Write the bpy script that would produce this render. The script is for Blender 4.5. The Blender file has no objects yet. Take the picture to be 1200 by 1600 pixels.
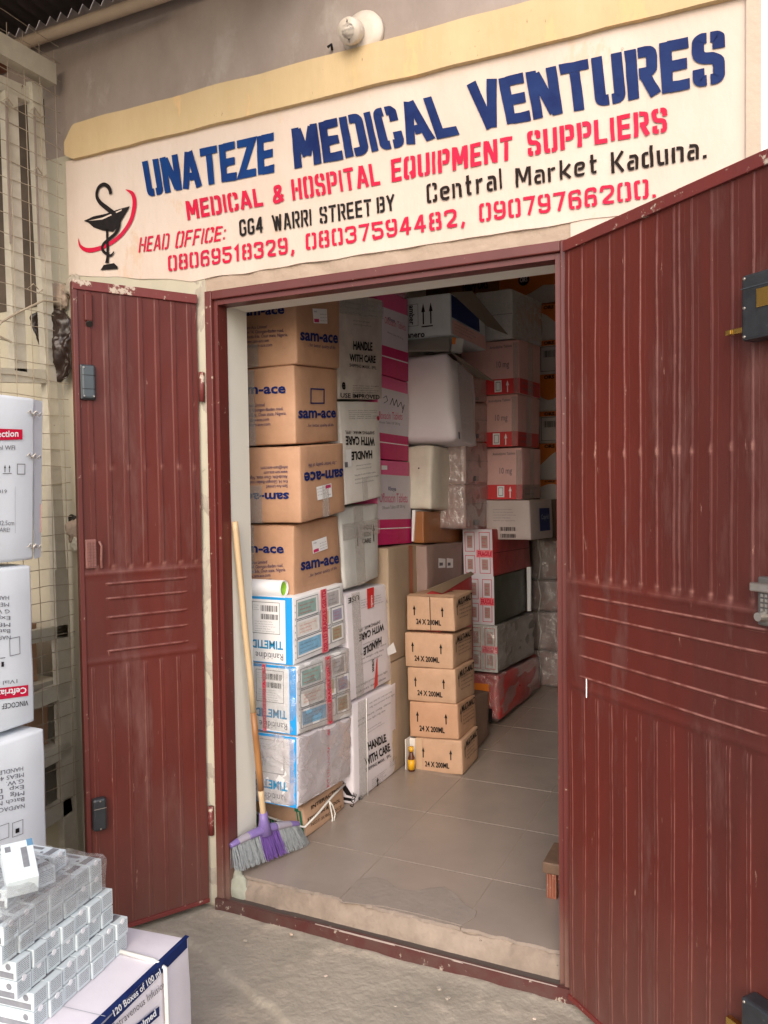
import bpy, bmesh, math, random
from mathutils import Vector, Matrix, noise
R = math.radians
random.seed(7)
scn = bpy.context.scene
COL = scn.collection

# ------------------------------------------------------------------ camera
YAW, PITCH, ROLL, FPX = 0.443297568, 0.0337984279, 0.0138496265, 1239.90573
CAM = Vector((1.70639656, -2.21097774, 1.45655317))
fw = Vector((-math.sin(YAW)*math.cos(PITCH), math.cos(YAW)*math.cos(PITCH), -math.sin(PITCH)))
rt = Vector((math.cos(YAW), math.sin(YAW), 0))
dn = fw.cross(rt)
cr, sr = math.cos(ROLL), math.sin(ROLL)
AX = cr*rt + sr*dn
AY = -sr*rt + cr*dn
AZ = fw
cd = bpy.data.cameras.new('camera')
cam = bpy.data.objects.new('camera', cd); COL.objects.link(cam)
cd.sensor_fit = 'VERTICAL'; cd.sensor_height = 24.0; cd.lens = FPX/1600*24.0
cd.clip_start = 0.05; cd.clip_end = 400
m = Matrix((AX, -AY, -AZ)).transposed().to_4x4(); m.translation = CAM
cam.matrix_world = m
scn.camera = cam

# ------------------------------------------------------------------ light
w = bpy.data.worlds.new('World'); scn.world = w; w.use_nodes = True
nt = w.node_tree; nt.nodes.clear()
sky = nt.nodes.new('ShaderNodeTexSky'); sky.sky_type = 'NISHITA'; sky.sun_disc = False
SUN_EL, SUN_AZ = 33, 162          # azimuth clockwise from +Y: over the viewer's right shoulder
sky.sun_elevation = R(SUN_EL); sky.sun_rotation = R(SUN_AZ)
sky.air_density = 1.0; sky.dust_density = 3.0; sky.ozone_density = 1.0
bg = nt.nodes.new('ShaderNodeBackground'); bg.inputs[1].default_value = 0.15
ow = nt.nodes.new('ShaderNodeOutputWorld')
nt.links.new(sky.outputs[0], bg.inputs[0]); nt.links.new(bg.outputs[0], ow.inputs[0])
sl = bpy.data.lights.new('sun', 'SUN'); sl.energy = 1.15; sl.angle = R(110); sl.color = (1, .965, .94)
so = bpy.data.objects.new('sun', sl); COL.objects.link(so)
sd = Vector((math.sin(R(SUN_AZ))*math.cos(R(SUN_EL)), math.cos(R(SUN_AZ))*math.cos(R(SUN_EL)), math.sin(R(SUN_EL))))
so.rotation_euler = sd.to_track_quat('Z', 'Y').to_euler()
so.location = (3, -6, 8)
vs = scn.view_settings
vs.view_transform = 'Standard'; vs.look = 'None'; vs.gamma = 1; vs.exposure = .86; vs.use_curve_mapping = False
scn.cycles.max_bounces = 8; scn.cycles.diffuse_bounces = 5; scn.cycles.transparent_max_bounces = 12
scn.cycles.use_denoising = True

# ------------------------------------------------------------------ sight-line helpers (a point of the photo onto a real plane)
def ray(px, py):
    return AX*((px-600)/FPX) + AY*((py-800)/FPX) + AZ
def onX(px, py, X): d = ray(px, py); return CAM + d*((X-CAM.x)/d.x)
def onY(px, py, Y): d = ray(px, py); return CAM + d*((Y-CAM.y)/d.y)
def onZ(px, py, Z): d = ray(px, py); return CAM + d*((Z-CAM.z)/d.z)
def onP(px, py, P, n): d = ray(px, py); return CAM + d*((P-CAM).dot(n)/d.dot(n))

# ------------------------------------------------------------------ objects
def thing(name, label, cat, loc=(0, 0, 0), rz=0, group=None):
    o = bpy.data.objects.new(name, None); COL.objects.link(o)
    o.location = loc; o.rotation_euler = (0, 0, rz); o.empty_display_size = .05
    o['label'] = label; o['category'] = cat
    if group: o['group'] = group
    return o
def tag(o, label, cat, group=None):
    o['label'] = label; o['category'] = cat
    if group: o['group'] = group
    return o
def worldloc(o):
    v = Vector((0, 0, 0))
    while o is not None:
        v = v + Vector(o.location); o = o.parent
    return v
def mesh(name, vs_, fs, mat, parent=None, smooth=False, local=False, mats=None, fm=None):
    me = bpy.data.meshes.new(name)
    off = Vector((0, 0, 0)) if (local or parent is None) else worldloc(parent)
    me.from_pydata([tuple(Vector(v)-off) for v in vs_], [], fs)
    for m_ in (mats or [mat]): me.materials.append(m_)
    if fm: me.polygons.foreach_set('material_index', fm)
    if smooth: me.polygons.foreach_set('use_smooth', [True]*len(me.polygons))
    me.update()
    o = bpy.data.objects.new(name, me); COL.objects.link(o)
    if parent is not None: o.parent = parent
    return o
class MB:
    def __init__(s): s.v = []; s.f = []
    def add(s, v, f):
        n = len(s.v); s.v += [Vector(x) for x in v]; s.f += [tuple(i+n for i in q) for q in f]
    def box(s, a, b, M=None, bev=0):
        x0, y0, z0 = a; x1, y1, z1 = b
        if bev <= 0:
            v = [Vector(p) for p in ((x0,y0,z0),(x1,y0,z0),(x1,y1,z0),(x0,y1,z0),(x0,y0,z1),(x1,y0,z1),(x1,y1,z1),(x0,y1,z1))]
            f = [(0,3,2,1),(4,5,6,7),(0,1,5,4),(1,2,6,5),(2,3,7,6),(3,0,4,7)]
        else:
            bm = bmesh.new(); bmesh.ops.create_cube(bm, size=1)
            for q in bm.verts: q.co = Vector(((x0+x1)/2+q.co.x*(x1-x0), (y0+y1)/2+q.co.y*(y1-y0), (z0+z1)/2+q.co.z*(z1-z0)))
            bmesh.ops.bevel(bm, geom=bm.edges[:], offset=bev, segments=2, affect='EDGES', profile=.5)
            bm.verts.index_update()
            v = [q.co.copy() for q in bm.verts]; f = [tuple(x.index for x in q.verts) for q in bm.faces]; bm.free()
        if M is not None: v = [M @ q for q in v]
        s.add(v, f)
    def tube(s, pts, r, seg=8, caps=True):
        pts = [Vector(p) for p in pts]; rs = r if isinstance(r, (list, tuple)) else [r]*len(pts)
        rings = []; up = None
        for i, p in enumerate(pts):
            t = (pts[min(i+1, len(pts)-1)]-pts[max(i-1, 0)]).normalized()
            if up is None: up = Vector((0, 0, 1)) if abs(t.z) < .9 else Vector((1, 0, 0))
            a = t.cross(up).normalized(); b = a.cross(t).normalized(); up = b
            rings.append([p+(a*math.cos(2*math.pi*k/seg)+b*math.sin(2*math.pi*k/seg))*rs[i] for k in range(seg)])
        v = [q for rr in rings for q in rr]; f = []
        for i in range(len(pts)-1):
            for k in range(seg):
                f.append((i*seg+k, i*seg+(k+1) % seg, (i+1)*seg+(k+1) % seg, (i+1)*seg+k))
        if caps:
            f.append(tuple(range(seg))[::-1]); f.append(tuple(range((len(pts)-1)*seg, len(pts)*seg)))
        s.add(v, f)
    def prism(s, poly, d):      # poly: list of 3D points, extruded by vector d
        n = len(poly); d = Vector(d); p = [Vector(q) for q in poly]
        s.add(p+[q+d for q in p], [tuple(range(n))[::-1], tuple(range(n, 2*n))]+[(i, (i+1) % n, n+(i+1) % n, n+i) for i in range(n)])
    def build(s, name, mat, parent=None, smooth=False): return mesh(name, s.v, s.f, mat, parent, smooth)

# ------------------------------------------------------------------ materials
MATS = {}
def mat(name, col, rough=.6, col2=None, nscale=6, namt=.5, bump=.0, bscale=60, spec=.5, metal=0, stretch=(1, 1, 1),
        spots=None, spotscale=30, spotthr=.68, coat=0, wave=0, highlight_wear=None, dust=None, dustz=.35, s2soft=.035, spots2=None, s2scale=8, s2thr=.6):
    if name in MATS: return MATS[name]
    M_ = bpy.data.materials.new(name); M_.use_nodes = True; t = M_.node_tree; N = t.nodes; L = t.links
    p = N['Principled BSDF']; tc = N.new('ShaderNodeTexCoord'); mp = N.new('ShaderNodeMapping')
    geo = N.new('ShaderNodeNewGeometry'); L.new(geo.outputs['Position'], mp.inputs[0]); mp.inputs['Scale'].default_value = stretch
    p.inputs['Roughness'].default_value = rough; p.inputs['Metallic'].default_value = metal
    p.inputs['Specular IOR Level'].default_value = spec; p.inputs['Coat Weight'].default_value = coat
    c2 = col2 or tuple(x*.72 for x in col)
    n1 = N.new('ShaderNodeTexNoise'); n1.inputs['Scale'].default_value = nscale; n1.inputs['Detail'].default_value = 8; n1.inputs['Roughness'].default_value = .65
    L.new(mp.outputs[0], n1.inputs['Vector'])
    mr = N.new('ShaderNodeMapRange'); mr.inputs[1].default_value = .35; mr.inputs[2].default_value = .75; mr.inputs[4].default_value = namt
    L.new(n1.outputs[0], mr.inputs[0])
    mx = N.new('ShaderNodeMix'); mx.data_type = 'RGBA'; mx.inputs[6].default_value = (*col, 1); mx.inputs[7].default_value = (*c2, 1)
    L.new(mr.outputs[0], mx.inputs[0]); out = mx.outputs[2]
    def addspots(out, scol, sc, thr, vecsrc, soft=.035):
        n = N.new('ShaderNodeTexNoise'); n.inputs['Scale'].default_value = sc; n.inputs['Detail'].default_value = 10; n.inputs['Roughness'].default_value = .7
        L.new(vecsrc, n.inputs['Vector'])
        r_ = N.new('ShaderNodeMapRange'); r_.inputs[1].default_value = thr; r_.inputs[2].default_value = thr+soft; L.new(n.outputs[0], r_.inputs[0])
        x = N.new('ShaderNodeMix'); x.data_type = 'RGBA'; L.new(r_.outputs[0], x.inputs[0]); L.new(out, x.inputs[6]); x.inputs[7].default_value = (*scol, 1)
        return x.outputs[2]
    if spots: out = addspots(out, spots, spotscale, spotthr, mp.outputs[0])
    if spots2: out = addspots(out, spots2, s2scale, s2thr, mp.outputs[0], s2soft)
    if dust:      # street dust caught low down on the metal
        sx = N.new('ShaderNodeSeparateXYZ'); L.new(geo.outputs['Position'], sx.inputs[0])
        dz_ = N.new('ShaderNodeMapRange'); dz_.inputs[1].default_value = dustz; dz_.inputs[2].default_value = .0; L.new(sx.outputs[2], dz_.inputs[0])
        dn_ = N.new('ShaderNodeTexNoise'); dn_.inputs['Scale'].default_value = 9; dn_.inputs['Detail'].default_value = 8; L.new(mp.outputs[0], dn_.inputs['Vector'])
        dm = N.new('ShaderNodeMath'); dm.operation = 'MULTIPLY'; L.new(dz_.outputs[0], dm.inputs[0]); L.new(dn_.outputs[0], dm.inputs[1])
        dx = N.new('ShaderNodeMix'); dx.data_type = 'RGBA'; L.new(dm.outputs[0], dx.inputs[0]); L.new(out, dx.inputs[6]); dx.inputs[7].default_value = (*dust, 1); out = dx.outputs[2]
    if highlight_wear:  # pale rib-edge highlights painted into the colour, broken up like worn paint
        at = N.new('ShaderNodeAttribute'); at.attribute_name = 'highlight_wear'
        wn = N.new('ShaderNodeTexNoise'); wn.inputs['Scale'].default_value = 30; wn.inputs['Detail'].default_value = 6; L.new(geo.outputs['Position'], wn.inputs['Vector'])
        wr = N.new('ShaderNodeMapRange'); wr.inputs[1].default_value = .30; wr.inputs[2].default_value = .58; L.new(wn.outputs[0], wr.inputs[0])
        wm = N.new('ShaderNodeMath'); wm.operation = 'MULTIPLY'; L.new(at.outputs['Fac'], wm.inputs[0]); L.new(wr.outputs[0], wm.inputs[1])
        wx = N.new('ShaderNodeMix'); wx.data_type = 'RGBA'; L.new(wm.outputs[0], wx.inputs[0]); L.new(out, wx.inputs[6]); wx.inputs[7].default_value = (*highlight_wear, 1); out = wx.outputs[2]
    L.new(out, p.inputs['Base Color'])
    rr = N.new('ShaderNodeMapRange'); rr.inputs[3].default_value = max(0, rough-.1); rr.inputs[4].default_value = min(1, rough+.15); L.new(n1.outputs[0], rr.inputs[0]); L.new(rr.outputs[0], p.inputs['Roughness'])
    if bump > 0:
        n2 = N.new('ShaderNodeTexNoise'); n2.inputs['Scale'].default_value = bscale; n2.inputs['Detail'].default_value = 7
        L.new(mp.outputs[0], n2.inputs['Vector'])
        b = N.new('ShaderNodeBump'); b.inputs['Strength'].default_value = bump; b.inputs['Distance'].default_value = .004
        L.new(n2.outputs[0], b.inputs['Height']); L.new(b.outputs[0], p.inputs['Normal'])
    MATS[name] = M_; return M_
def plain(name, col, rough=.5, metal=0): return mat(name, col, rough, namt=.25, metal=metal, nscale=25)

def plastic(name, tint=(.9, .92, .95), haze=.18, gl=.22, scale=14):
    if name in MATS: return MATS[name]
    M_ = bpy.data.materials.new(name); M_.use_nodes = True; t = M_.node_tree; N = t.nodes; L = t.links; N.clear()
    o = N.new('ShaderNodeOutputMaterial'); tr = N.new('ShaderNodeBsdfTransparent'); g = N.new('ShaderNodeBsdfGlossy'); d = N.new('ShaderNodeBsdfDiffuse')
    tr.inputs[0].default_value = (.97, .97, .97, 1); g.inputs['Roughness'].default_value = .18; d.inputs[0].default_value = (*tint, 1); g.inputs[0].default_value = (.9, .9, .9, 1)
    n = N.new('ShaderNodeTexNoise'); n.inputs['Scale'].default_value = scale; n.inputs['Detail'].default_value = 6; n.inputs['Distortion'].default_value = 1.2
    b = N.new('ShaderNodeBump'); b.inputs['Strength'].default_value = .8; b.inputs['Distance'].default_value = .01; L.new(n.outputs[0], b.inputs['Height'])
    L.new(b.outputs[0], g.inputs['Normal']); L.new(b.outputs[0], d.inputs['Normal'])
    mr = N.new('ShaderNodeMapRange'); mr.inputs[1].default_value = .4; mr.inputs[2].default_value = .7; mr.inputs[3].default_value = haze*.6; mr.inputs[4].default_value = haze*1.5; L.new(n.outputs[0], mr.inputs[0])
    m1 = N.new('ShaderNodeMixShader'); L.new(mr.outputs[0], m1.inputs[0]); L.new(tr.outputs[0], m1.inputs[1]); L.new(d.outputs[0], m1.inputs[2])
    fr = N.new('ShaderNodeLayerWeight'); fr.inputs[0].default_value = .35; L.new(b.outputs[0], fr.inputs['Normal'])
    mm = N.new('ShaderNodeMath'); mm.operation = 'MULTIPLY_ADD'; L.new(fr.outputs['Facing'], mm.inputs[0]); mm.inputs[1].default_value = gl; mm.inputs[2].default_value = gl*.25
    m2 = N.new('ShaderNodeMixShader'); L.new(mm.outputs[0], m2.inputs[0]); L.new(m1.outputs[0], m2.inputs[1]); L.new(g.outputs[0], m2.inputs[2])
    L.new(m2.outputs[0], o.inputs[0]); MATS[name] = M_; return M_

def mx2(M_, k): return tuple(min(1, c*k) for c in M_)
CARD = mat('kraft_card', (.50, .29, .18), .6, (.39, .22, .13), 7, .9, .3, 45, stretch=(1, 1, 1), spots=(.25, .15, .09), spotscale=18, spotthr=.72)
CARD2 = mat('pale_kraft_card', (.50, .315, .205), .65, (.38, .235, .15), 9, .9, .3, 45, spots=(.28, .19, .13), spotscale=22, spotthr=.7)
CARDG = mat('grey_kraft_card', (.36, .27, .19), .7, (.27, .20, .14), 6, .6, .15, 120)
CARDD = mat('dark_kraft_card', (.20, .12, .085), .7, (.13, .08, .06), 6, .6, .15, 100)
ORANGEB = mat('brown_gloss_card', (.33, .13, .045), .4, (.24, .09, .03), 6, .6, .1, 90)
WCARD = mat('white_card', (.76, .73, .70), .5, (.52, .49, .46), 7, .6, .12, 90, spots=(.36, .32, .28), spotscale=14, spotthr=.70)
WCLEAN = mat('clean_white_card', (.70, .745, .79), .45, (.63, .67, .72), 5, .5, .08, 90, spec=.3)
WPINK = mat('lilac_white_card', (.74, .70, .75), .55, (.64, .60, .65), 6, .6, .2, 40, spots=(.55, .48, .45), spotscale=16, spotthr=.71)
GCARD = mat('grey_white_card', (.55, .55, .53), .4, (.40, .40, .39), 9, .7, .3, 40)
PGLOSS = mat('tablet_white_card', (.62, .58, .64), .45, namt=.3)
PINK = mat('pink_print', (.70, .09, .26), .45, (.60, .07, .22), 8, .5)
MAGENTA = mat('magenta_print', (.55, .01, .13), .45, (.44, .01, .1), 8, .5)
ROSE = mat('rose_card', (.72, .43, .40), .5, (.50, .28, .26), 8, .5)
ROSED = mat('dusky_card', (.42, .26, .235), .45, (.22, .14, .13), 9, .7, .3, 40)
REDP = mat('red_print', (.62, .02, .025), .45, namt=.2)
CRIM = mat('crimson_print', (.56, .008, .042), .55, (.46, .02, .065), 12, .9, spec=.15, spots=(.62, .35, .32), spotscale=80, spotthr=.69)
DRED = mat('dark_red_card', (.45, .028, .03), .42, (.15, .015, .015), 9, .6, .2, 40)
DGREEN = mat('dark_green_card', (.035, .042, .022), .4, namt=.4)
ORNG = mat('orange_print', (.72, .20, .02), .45, namt=.3)
BLUEP = mat('sky_blue_print', (.02, .32, .74), .4, (.02, .27, .66), 8, .5, spec=.3)
NAVY = mat('navy_print', (.006, .018, .11), .5, (.012, .028, .14), 25, .6, spec=.15)
LBLUE = mat('sign_blue', (.004, .040, .17), .6, (.005, .02, .11), 9, .9, spec=.15)
SBLUE = mat('sign_navy', (.0035, .013, .080), .6, (.014, .034, .13), 14, .9, spec=.15, spots=(.35, .31, .30), spotscale=70, spotthr=.70)
BLACK = mat('black_print', (.010, .008, .009), .6, (.025, .02, .02), 40, .6, spec=.15)
GREYP = mat('grey_print', (.13, .13, .15), .6, namt=.3)
PGREY = mat('pale_grey_print', (.40, .42, .46), .6, namt=.3)
GREENP = mat('green_print', (.01, .16, .09), .6, namt=.4)
LIME = mat('lime_lining', (.30, .62, .03), .5, namt=.2)
WPAPER = mat('white_paper', (.82, .82, .84), .5, namt=.15)
TAPE = mat('packing_tape', (.52, .36, .24), .18, (.44, .29, .18), 12, .5, .2, 30, coat=.4)
CLTAPE = plastic('clear_tape', (.8, .8, .78), .25, .35, 30)
RTAPE = mat('red_tape', (.70, .08, .12), .3, (.78, .35, .38), 60, .9)
OTAPE = mat('orange_tape', (.36, .11, .045), .3, namt=.4)
STRAP = mat('white_strap', (.72, .72, .68), .35, namt=.3)
WRAP = plastic('plastic_wrap', (.80, .81, .83), .13, .38, 7)
WRAPH = plastic('hazy_plastic', (.74, .69, .72), .40, .40, 4)
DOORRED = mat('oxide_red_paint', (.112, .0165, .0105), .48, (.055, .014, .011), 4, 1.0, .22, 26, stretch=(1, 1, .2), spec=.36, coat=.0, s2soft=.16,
              spots=(.26, .13, .10), spotscale=48, spotthr=.655, spots2=(.135, .050, .042), s2scale=8, s2thr=.54, dust=(.15, .075, .06), dustz=.5, highlight_wear=(.42, .20, .165))
DOORCHIP = mat('chipped_red_paint', (.16, .024, .02), .5, (.11, .02, .018), 5, .7, .3, 40, spots=(.48, .40, .32), spotscale=16, spotthr=.57)
FRAMERED = mat('frame_red_paint', (.115, .020, .0155), .42, (.08, .017, .014), 5, .7, .15, 30, spots=(.36, .26, .20), spotscale=26, spotthr=.635, coat=.1, spec=.4, dust=(.30, .23, .18), dustz=.30)
STEELRED = mat('worn_threshold_steel', (.085, .022, .02), .5, (.10, .065, .055), 14, .8, .2, 40, spots=(.36, .30, .25), spotscale=26, spotthr=.61)
CREAM = mat('cream_sign_paint', (.64, .54, .47), .75, (.54, .43, .35), 2.4, .9, .6, 34, spots=(.36, .27, .20), spotscale=20, spotthr=.69, spots2=(.60, .455, .35), s2scale=4.2, s2thr=.58, spec=.2, stretch=(1, 1, .45))
YELLOW = mat('ochre_paint', (.57, .43, .25), .8, (.50, .37, .20), 7, 1.0, .5, 30, stretch=(1, 1, .3), spots=(.24, .16, .09), spotscale=44, spotthr=.655, spec=.2, spots2=(.62, .42, .22), s2scale=7, s2thr=.6)
GREYWALL = mat('grey_wall_paint', (.33, .27, .235), .8, (.225, .18, .155), 3.5, 1.0, .5, 30, spots=(.14, .11, .09), spotscale=30, spotthr=.70, stretch=(1, 1, .6), spots2=(.36, .31, .275), s2soft=.12, s2scale=5, s2thr=.56)
OLDCREAM = mat('aged_cream_wall', (.52, .475, .37), .8, (.37, .35, .275), 3, .8, .4, 24, spots=(.26, .23, .17), spotscale=12, spotthr=.68)
RENDER_ = mat('rough_render', (.43, .33, .255), .9, (.33, .25, .19), 9, .8, .9, 45, spots=(.62, .50, .40), spotscale=14, spotthr=.66)
REVEAL = mat('white_reveal_paint', (.70, .68, .61), .6, (.60, .60, .54), 4, .6, .15, 20)
CEMENT = mat('cement_plaster', (.42, .37, .30), .9, (.30, .26, .21), 10, .8, .9, 50)
CONC = mat('concrete_ground', (.375, .33, .27), .9, (.275, .247, .20), 3.4, .95, 1.0, 55, spots=(.12, .10, .08), spotscale=75, spotthr=.665, spots2=(.42, .36, .29), s2soft=.1, s2scale=6, s2thr=.56, spec=.22)
STEPC = mat('broken_step_mortar', (.33, .265, .212), .9, (.19, .15, .12), 8, .85, 1.0, 45, spots=(.12, .095, .075), spotscale=20, spotthr=.66, spec=.2)
TILE = mat('beige_floor_tile', (.32, .262, .222), .30, (.25, .207, .177), 3.2, .9, .05, 30, spots=(.13, .10, .08), spotscale=34, spotthr=.69, spec=.5, spots2=(.27, .225, .19), s2soft=.1, s2scale=6, s2thr=.55)
GROUT = mat('tile_grout', (.36, .29, .23), .9, namt=.4)
PATCH = mat('cement_patch', (.285, .235, .20), .8, (.235, .195, .165), 14, .8, .5, 50)
ROOMW = mat('interior_wall', (.78, .75, .70), .8, (.70, .67, .62), 3, .5)
IRON = mat('cream_painted_steel', (.56, .52, .43), .6, (.40, .36, .28), 12, .8, .25, 40, spots=(.16, .09, .05), spotscale=22, spotthr=.67)
WIRE = mat('rusty_wire', (.33, .26, .19), .6, (.44, .39, .30), 30, .8)
DARKV = mat('dark_void', (.022, .016, .013), .8, namt=.4)  # near-black colour for the shade inside holes and openings
BLKPL = mat('black_plastic', (.018, .02, .024), .32, (.04, .045, .05), 30, .6, .1, 60, spots=(.09, .09, .09), spotscale=60, spotthr=.68)
GREYPL = mat('slate_plastic', (.06, .075, .085), .4, namt=.4)
BRASS = mat('brass', (.62, .42, .12), .25, namt=.3, metal=1)
STEEL = mat('bare_steel', (.5, .47, .43), .35, (.3, .25, .2), 30, .6, metal=.9)
BAGM = mat('dark_brown_bag', (.022, .011, .008), .34, namt=.5, bump=.4, bscale=20)
BULBW = mat('old_white_bakelite', (.62, .55, .47), .4, (.46, .38, .30), 14, .8)
BULBR = mat('socket_red', (.45, .10, .05), .5)
WOOD = mat('pale_broom_wood', (.56, .41, .24), .45, (.45, .31, .17), 20, .8, stretch=(1, 1, .15), spots=(.28, .18, .1), spotscale=40, spotthr=.7)
BARK = mat('barked_broom_wood', (.36, .17, .06), .35, (.22, .09, .03), 26, 1, .4, 40, stretch=(1, 1, .2), spots=(.55, .36, .18), spotscale=30, spotthr=.64)
PURPLE = mat('purple_plastic', (.21, .15, .38), .35, namt=.3)
LILACG = mat('grey_lilac_plastic', (.34, .31, .37), .4, namt=.3)
BRPUR = mat('purple_bristle', (.17, .085, .36), .5, namt=.5, nscale=60)
BRGREY = mat('grey_bristle', (.34, .37, .39), .55, (.2, .22, .24), 60, .7)
STOOLW = mat('stool_wood', (.20, .12, .075), .6, (.12, .07, .045), 20, .8, .3, 40)
STOOLR = mat('stool_red_wood', (.38, .13, .075), .6, namt=.6, nscale=30, spots=(.6, .4, .3), spotscale=60, spotthr=.6)
TIMBER = mat('roof_timber', (.16, .055, .03), .7, namt=.7)
ROOFM = mat('dark_roof_sheet', (.045, .032, .028), .6, (.03, .022, .02), 6, .7)
PIPE = mat('cream_pipe', (.46, .36, .27), .5, (.36, .28, .2), 8, .7)
YELB = mat('yellow_bottle', (.72, .38, .01), .3, namt=.3)
BOTB = mat('brown_bottle', (.10, .03, .01), .15, namt=.3)
REDPL = mat('red_plastic_wrap', (.5, .04, .04), .3, (.25, .03, .03), 9, .8, .5, 18)

# ------------------------------------------------------------------ printing on faces
GL = {}
def glyphs(s, bold):
    k = (s, bold)
    if k in GL: return GL[k]
    c = bpy.data.curves.new('t', 'FONT'); c.body = s; c.size = 1; c.resolution_u = 2; c.offset = bold
    o = bpy.data.objects.new('t', c); COL.objects.link(o)
    dg = bpy.context.evaluated_depsgraph_get()
    me = bpy.data.meshes.new_from_object(o.evaluated_get(dg))
    v = [(p.co.x, p.co.y) for p in me.vertices]; f = [tuple(p.vertices) for p in me.polygons]
    bpy.data.objects.remove(o); bpy.data.curves.remove(c); bpy.data.meshes.remove(me)
    xs = [p[0] for p in v] or [0, 1]; x0, x1 = min(xs), max(xs)
    H = .70 if bold >= 0 else .7
    v = [((x-x0)/max(1e-6, x1-x0), y/H) for x, y in v]
    GL[k] = (v, f); return GL[k]

INK = {'packing_tape': 'tape', 'clear_tape': 'tape', 'red_tape': 'tape', 'orange_tape': 'tape', 'white_paper': 'paper_label', 'sky_blue_print': 'blue_print', 'magenta_print': 'magenta_band', 'red_print': 'red_band', 'orange_print': 'orange_band', 'tablet_white_card': 'white_panel'}
class Face:
    """a flat (or slightly warped) side of a real thing; corners as seen from outside"""
    def __init__(s, bl, br, tr, tl, lift=.0016):
        s.c = [Vector(q) for q in (bl, br, tr, tl)]; s.lift = lift
        s.n = ((s.c[1]-s.c[0]).cross(s.c[3]-s.c[0])).normalized(); s.ink = {}
    def P(s, u, v, h=0):
        a, b, c, d = s.c
        return a*(1-u)*(1-v)+b*u*(1-v)+c*u*v+d*(1-u)*v+s.n*(s.lift+h)
    def uv(s, px, py):
        p = onP(px, py, (s.c[0]+s.c[1]+s.c[2]+s.c[3])/4, s.n)
        u = v = .5
        for _ in range(12):
            e = p-(s.P(u, v)-s.n*s.lift)
            du = s.P(u+1e-3, v)-s.P(u, v); dv = s.P(u, v+1e-3)-s.P(u, v); du *= 1e3; dv *= 1e3
            a, b, c = du.dot(du), du.dot(dv), dv.dot(dv); e1, e2 = e.dot(du), e.dot(dv); D = a*c-b*b
            u += (c*e1-b*e2)/D; v += (a*e2-b*e1)/D
        return Vector((u, v))
    def put(s, mt, verts, faces, h=0):
        k = s.ink.setdefault(mt.name, [mt, [], []]); n = len(k[1])
        k[1] += [s.P(u, v, h) for u, v in verts]; k[2] += [tuple(i+n for i in q) for q in faces]
    def textuv(s, txt, mt, bl, br, tl, bold=0, h=0):
        v, f = glyphs(txt, bold); bl, br, tl = Vector(bl), Vector(br), Vector(tl)
        s.put(mt, [tuple(bl+(br-bl)*x+(tl-bl)*y) for x, y in v], f, h)
    def text(s, txt, mt, bl, br, tl, bold=0, h=0): s.textuv(txt, mt, s.uv(*bl), s.uv(*br), s.uv(*tl), bold, h)
    def quad(s, mt, pts, h=-.0006):
        s.put(mt, [tuple(s.uv(*p)) for p in pts], [tuple(range(len(pts)))], h)
    def rect(s, mt, u0, v0, u1, v1, h=-.0006, n=4):
        vs_ = []; fs = []
        for i in range(n+1):
            u = u0+(u1-u0)*i/n; vs_ += [(u, v0), (u, v1)]
        for i in range(n): fs.append((2*i, 2*i+2, 2*i+3, 2*i+1))
        s.put(mt, vs_, fs, h)
    def frame(s, mt, u0, v0, u1, v1, t=.008, h=0):
        w_ = (s.c[1]-s.c[0]).length; hh = (s.c[3]-s.c[0]).length; tu = t*hh/w_
        s.rect(mt, u0, v0, u1, v0+t, h, 1); s.rect(mt, u0, v1-t, u1, v1, h, 1); s.rect(mt, u0, v0+t, u0+tu, v1-t, h, 1); s.rect(mt, u1-tu, v0+t, u1, v1-t, h, 1)
    def arrow(s, mt, u, v, L, wd=.05, h=0):
        w_ = (s.c[1]-s.c[0]).length; hh = (s.c[3]-s.c[0]).length; k = hh/w_; a = wd*k
        s.put(mt, [(u-a*.35, v), (u+a*.35, v), (u+a*.35, v+L*.6), (u-a*.35, v+L*.6)], [(0, 1, 2, 3)], h)
        s.put(mt, [(u-a, v+L*.58), (u+a, v+L*.58), (u, v+L)], [(0, 1, 2)], h)
    def barcode(s, mt, u0, v0, u1, v1, seed=1, h=0):
        rn = random.Random(seed); u = u0
        while u < u1:
            t = rn.choice((.004, .006, .010, .014))*(u1-u0)/.3; s.put(mt, [(u, v0), (min(u1, u+t), v0), (min(u1, u+t), v1), (u, v1)], [(0, 1, 2, 3)], h); u += t+rn.choice((.005, .008, .012))*(u1-u0)/.3
    def lines(s, mt, u0, v0, u1, v1, n, seed=1, fill=.4, h=0):     # a block of small print
        rn = random.Random(seed); dv = (v1-v0)/n
        words = ['store in a cool dry place', 'protect from light', 'keep out of reach of children', 'batch no', 'mfg date', 'exp date', 'tablets', 'quantity', 'net weight', 'for oral use only']
        for i in range(n):
            e = u0+(u1-u0)*rn.uniform(.65, 1); vb = v1-(i+1)*dv+dv*.3
            s.textuv(rn.choice(words)+' '+rn.choice(words), mt, (u0, vb), (e, vb), (u0, vb+dv*fill), .0, h)
    def emit(s, parent, name='lettering'):
        for k, (mt, v, f) in s.ink.items():
            mesh(INK.get(k.rsplit('.', 1)[0] if k[-3:].isdigit() else k, name), v, f, mt, parent)
        s.ink = {}
    def flip(s):
        f = Face(s.c[2], s.c[3], s.c[0], s.c[1], s.lift); return f

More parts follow.
